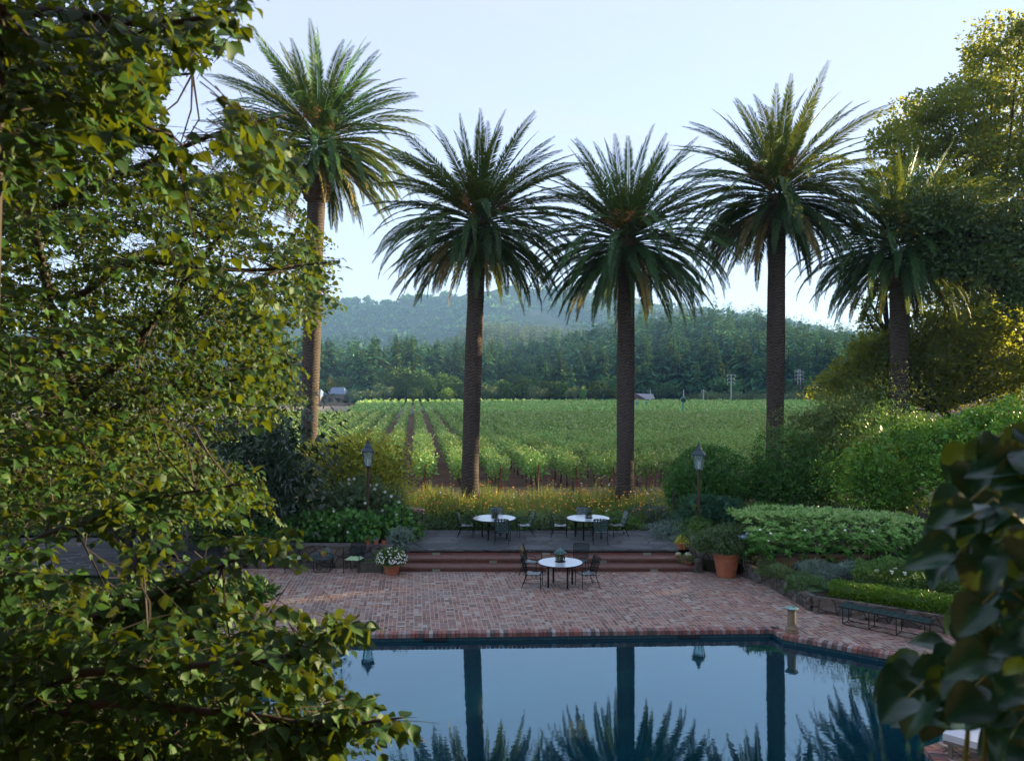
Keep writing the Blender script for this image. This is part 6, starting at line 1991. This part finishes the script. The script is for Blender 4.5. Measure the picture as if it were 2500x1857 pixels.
for k in range(7):
    ms.tube([Vector(W(2500 + 190 * k, 1400, 1.8) - Vector(o2)), Vector((-.3 + .12 * k, .25, 3.2)), Vector((-.1 + .08 * k, .1, 0))], [.006, .012, .016], 6)
for k in range(5):
    x = 1.05 + .16 * k
    ms.tube([Vector(W(2560 - 60 * k, 2300, 1.75) - Vector(o2)), Vector(W(2530 - 40 * k, 1700, 1.75) - Vector(o2)), Vector(W(2480 - 20 * k, 1350, 1.8) - Vector(o2)), Vector(W(2500, 1100, 1.85) - Vector(o2))], [.006, .005, .004, .002], 6)
cr.build('leaves', MT['broad'], t, True); ms.build('stems', MT['stem'], t, True)

# ------------------------------------------------------------------ things under the leafy tree
def skin_body(name, verts, edges, radii, mat, parent, root=0, sub=2):
    me = bpy.data.meshes.new(name)
    me.from_pydata(verts, edges, []); me.update()
    ob = bpy.data.objects.new(name, me); COL.objects.link(ob)
    sk = ob.modifiers.new('skin', 'SKIN'); sk.use_smooth_shade = True
    for i, r in enumerate(radii):
        ob.data.skin_vertices[0].data[i].radius = (r, r) if not hasattr(r, '__len__') else r
        ob.data.skin_vertices[0].data[i].use_root = (i == root)
    sb = ob.modifiers.new('sub', 'SUBSURF'); sb.levels = sub; sb.render_levels = sub
    dg = bpy.context.evaluated_depsgraph_get()
    m2 = bpy.data.meshes.new_from_object(ob.evaluated_get(dg))
    bpy.data.objects.remove(ob)
    m2.materials.clear(); m2.materials.append(mat)
    ob = bpy.data.objects.new(name, m2); COL.objects.link(ob); ob.parent = parent
    return ob
p = G(400, 1398)
t = thing('dog', (p.x, p.y, .035), 'black dog walking with its nose to the paving beside the dark tree', 'dog', rz=R(8))
sv = [(.12, 0, .56), (-.12, 0, .60), (-.36, 0, .58), (-.52, 0, .53), (-.66, 0, .42), (-.76, 0, .29), (-.84, 0, .19), (-.90, 0, .11),
      (.24, 0, .55), (.36, 0, .46), (.50, 0, .42), (.60, 0, .44)]
se = [(0, 1), (1, 2), (2, 3), (3, 4), (4, 5), (5, 6), (6, 7), (0, 8), (8, 9), (9, 10), (10, 11)]
sr = [.135, .145, .165, .15, .095, .085, .06, .035, .06, .035, .03, .012]
for s, fx in ((1, .05), (-1, -.07)):
    b = len(sv)
    sv += [(-.46, s * .09, .40), (-.48 + fx, s * .10, .24), (-.47 + fx * 1.8, s * .10, .05), (-.52 + fx * 1.8, s * .10, .025)]
    se += [(2, b), (b, b + 1), (b + 1, b + 2), (b + 2, b + 3)]; sr += [.07, .042, .03, .03]
    b = len(sv)
    sv += [(.08, s * .10, .40), (.04 - fx, s * .11, .29), (.17 - fx, s * .11, .18), (.13 - fx, s * .11, .05), (.08 - fx, s * .11, .025)]
    se += [(0, b), (b, b + 1), (b + 1, b + 2), (b + 2, b + 3), (b + 3, b + 4)]; sr += [.10, .06, .034, .028, .03]
    b = len(sv)
    sv += [(-.70, s * .07, .36), (-.70, s * .10, .28)]; se += [(5, b), (b, b + 1)]; sr += [.028, .018]
skin_body('body', sv, se, sr, MT['dog'], t)

t = thing('wooden_bench', (-12.6, 28.0, .03), 'weathered wooden slatted bench in the shadow behind the dog', 'bench', rz=R(8))
m = MB()
for k in range(9): m.box((-.6 + .15 * k, .25, .62), (.06, .03, .46))
m.box((0, .25, .87), (1.36, .05, .07)); m.build('backrest', MT['drywood'], t)
m = MB()
for k in range(5): m.box((0, -.2 + .1 * k, .41), (1.4, .08, .03))
m.build('seat', MT['drywood'], t)
for x in (-.64, .64):
    for y in (-.2, .25):
        m = MB(); m.box((x, y, .2 if y < 0 else .3), (.06, .06, .4 if y < 0 else .6)); m.build('leg', MT['drywood'], t)
for i, (px, py, r_) in enumerate(((592, 1382, .34),)):
    p = G(px, py); pot('tall black planter at the end of the retaining wall', (p.x, p.y, 0), r_, .62, name='black_planter', mat='darkpot')
p = G(622, 1498)
t = pot('ribbed terracotta pot of dark broad leaves at the edge of the brick patio', (p.x, p.y, 0), .24, .42)
c = Cloud(47); c.blob((-.05, 0, .55), (.42, .35, .26), 420, .2, .6, bump=.3); c.build('plant', MT['privet'], t)
p = G(545, 1500)
t = thing('broad_leaf_plant', (p.x, p.y, 0), 'dark clump of broad leaves growing beside the ribbed pot', 'plant')
c = Cloud(48); c.blob((0, 0, .25), (.6, .4, .32), 700, .2, .6, bump=.3, zmin=0); c.build('foliage', MT['privet'], t)
p = G(392, 1500)
t = thing('strap_lounger', (p.x, p.y + .3, 0), 'dark strap lounger with a pale tube frame, half hidden under the birch', 'sun lounger', rz=R(75))
m = MB()
for k in range(16): strip(m, [(-.3, -.75 + .1 * k, .36), (.3, -.75 + .1 * k, .36)], .05, (0, 0, 1))
m.build('seat', MT['strap'], t)
m = MB(); m.tube([(-.31, -.8, .36), (.31, -.8, .36), (.33, 0, .36), (.31, .8, .36), (-.31, .8, .36), (-.33, 0, .36), (-.31, -.8, .36)], .014, 6)
m.build('seat_frame', MT['cushionwhite'], t)
for x in (-.3, .3):
    for y in (-.6, .6):
        m = MB(); m.tube([(x, y, .36), (x, y, 0)], .014, 6); m.build('leg', MT['cushionwhite'], t)
for i, (x, y, r1, r2, mt, lab) in enumerate(((-17.5, 33, 2.6, 2.2, 'privet', 'dark shrub at the far edge of the flagstone path'), (-13.5, 32.6, 2.2, 1.6, 'bright', 'mid green shrub behind the wooden bench'),
                                       (-10.6, 29.6, 1.3, 1.2, 'privet', 'dark shrub behind the tall black planter'), (-21.5, 31, 2.5, 2.6, 'privet', 'tall dark shrub deep under the birch'))):
    t = thing('garden_shrub', (x, y, 0), lab, 'shrub')
    c = Cloud(120 + i); c.blob((0, 0, r2 * .6), (r1, 1.4, r2), 3600, .16, .45, zmin=0, bump=.3); c.build('foliage', MT[mt], t)
# ------------------------------------------------------------------ hill that shades the valley floor, beyond the frame
V = []; nu, nv = 60, 14
sd = Vector((math.sin(SUN_AZ), math.cos(SUN_AZ))); pd = Vector((-sd.y, sd.x))
S0 = 470; HT = S0 * math.tan(SUN_EL) - .8
for i in range(nu):
    u = -420 + i * (740 / (nu - 1))
    hh = HT * (1 - max(0, min(1, (u - 150) / 80)) ** 1.0)
    hh = max(2, hh * (1 + .01 * math.sin(u * .05)))
    for j in range(nv):
        q = -1 + 2 * j / (nv - 1)
        c_ = Vector((-9.6, 38)) + sd * (S0 + q * 150) + pd * u
        V.append((c_.x, c_.y, hh * (1 - q * q) - 1.0))
i, j = np.meshgrid(np.arange(nu - 1), np.arange(nv - 1), indexing='ij'); a = (i * nv + j).ravel()
struct(mesh_obj('side_hills', np.array(V), np.stack([a, a + nv, a + nv + 1, a + 1], 1), MT['hill'], smooth=True))

# ------------------------------------------------------------------ sun, sky, air, camera
sl = bpy.data.lights.new('sun', 'SUN'); sl.energy = 5.0; sl.angle = R(.6); sl.color = (1.0, .80, .48)
so = bpy.data.objects.new('sun', sl); COL.objects.link(so)
dirv = Vector((math.sin(SUN_AZ) * math.cos(SUN_EL), math.cos(SUN_AZ) * math.cos(SUN_EL), math.sin(SUN_EL)))
so.rotation_euler = dirv.to_track_quat('Z', 'Y').to_euler(); so.location = dirv * 100

w = bpy.data.worlds.new('World'); bpy.context.scene.world = w; w.use_nodes = True
nt = w.node_tree; nt.nodes.clear()
out = nt.nodes.new('ShaderNodeOutputWorld'); bg = nt.nodes.new('ShaderNodeBackground')
sky = nt.nodes.new('ShaderNodeTexSky'); sky.sky_type = 'NISHITA'; sky.sun_disc = False
sky.sun_elevation = SUN_EL; sky.sun_rotation = SUN_AZ; sky.air_density = 1.0; sky.dust_density = .15; sky.ozone_density = 2.5
tc = nt.nodes.new('ShaderNodeTexCoord')
mp = nt.nodes.new('ShaderNodeMapping'); mp.inputs['Scale'].default_value = (1.0, 1.0, 3.4); mp.inputs['Location'].default_value = (.3, .1, .2)
nt.links.new(tc.outputs['Generated'], mp.inputs[0])
nz = nt.nodes.new('ShaderNodeTexNoise'); nz.inputs['Scale'].default_value = 2.6; nz.inputs['Detail'].default_value = 7; nz.inputs['Roughness'].default_value = .58; nz.inputs['Distortion'].default_value = .6
nt.links.new(mp.outputs[0], nz.inputs['Vector'])
rp = nt.nodes.new('ShaderNodeValToRGB'); rp.color_ramp.elements[0].position = .50; rp.color_ramp.elements[1].position = .78
rp.color_ramp.elements[0].color = (.66, .66, .66, 1); rp.color_ramp.elements[1].color = (.85, .85, .85, 1)
nt.links.new(nz.outputs[0], rp.inputs[0])
mx = nt.nodes.new('ShaderNodeMix'); mx.data_type = 'RGBA'
nt.links.new(rp.outputs[0], mx.inputs[0]); nt.links.new(sky.outputs[0], mx.inputs[6]); mx.inputs[7].default_value = (1.8, 1.78, 2.4, 1)
nt.links.new(mx.outputs[2], bg.inputs[0]); bg.inputs[1].default_value = .10
nt.links.new(bg.outputs[0], out.inputs[0])

# the house the picture is taken from: wall behind the viewer and its eave
t = thing('house', (0, -1.2, 0), 'dark timber house wall with deep eave behind the viewpoint', 'house')
m = MB(); m.box((0, -5.6, 4.8), (44, 7.6, 9.6)); m.build('wall', MT['wallbrown'], t)
m = MB(); m.box((0, -3.2, 9.9), (46, 11.4, .35)); m.build('roof', MT['darkpot'], t)
HAZE = True
if HAZE:
    mb = MB(); mb.box((0, 1320, 132), (5600, 2900, 276))
    m, t = M('haze air')
    vp = t.n('ShaderNodeVolumePrincipled')
    vp.inputs['Color'].default_value = (.32, .60, 1.0, 1); vp.inputs['Density'].default_value = .0002; vp.inputs['Anisotropy'].default_value = .0
    t.t.links.new(vp.outputs[0], t.out.inputs['Volume'])
    hz = mb.build('haze', m); hz['kind'] = 'stuff'; hz['label'] = 'faint blue valley haze'

cam = bpy.data.cameras.new('camera'); co = bpy.data.objects.new('camera', cam); COL.objects.link(co)
co.location = (0, 0, HC); co.rotation_euler = (R(90), 0, 0)
cam.sensor_width = 36; cam.lens = F / 2500 * 36; cam.shift_y = (HY - 928.5) / 2500
cam.clip_start = .05; cam.clip_end = 8000
cam.dof.use_dof = True; cam.dof.focus_distance = 22; cam.dof.aperture_fstop = 4.0; cam.dof.aperture_blades = 0
sc = bpy.context.scene
sc.camera = co
sc.view_settings.view_transform = 'Standard'; sc.view_settings.look = 'None'; sc.view_settings.gamma = 1; sc.view_settings.exposure = 2.33
sc.render.engine = 'CYCLES'
cy = sc.cycles
cy.use_denoising = True
try: cy.denoiser = 'OPENIMAGEDENOISE'; cy.denoising_prefilter = 'ACCURATE'
except Exception: pass
cy.max_bounces = 7; cy.diffuse_bounces = 3; cy.glossy_bounces = 3; cy.transmission_bounces = 4; cy.transparent_max_bounces = 10; cy.volume_bounces = 0
cy.use_adaptive_sampling = True; cy.adaptive_threshold = .015
cy.sample_clamp_indirect = 6
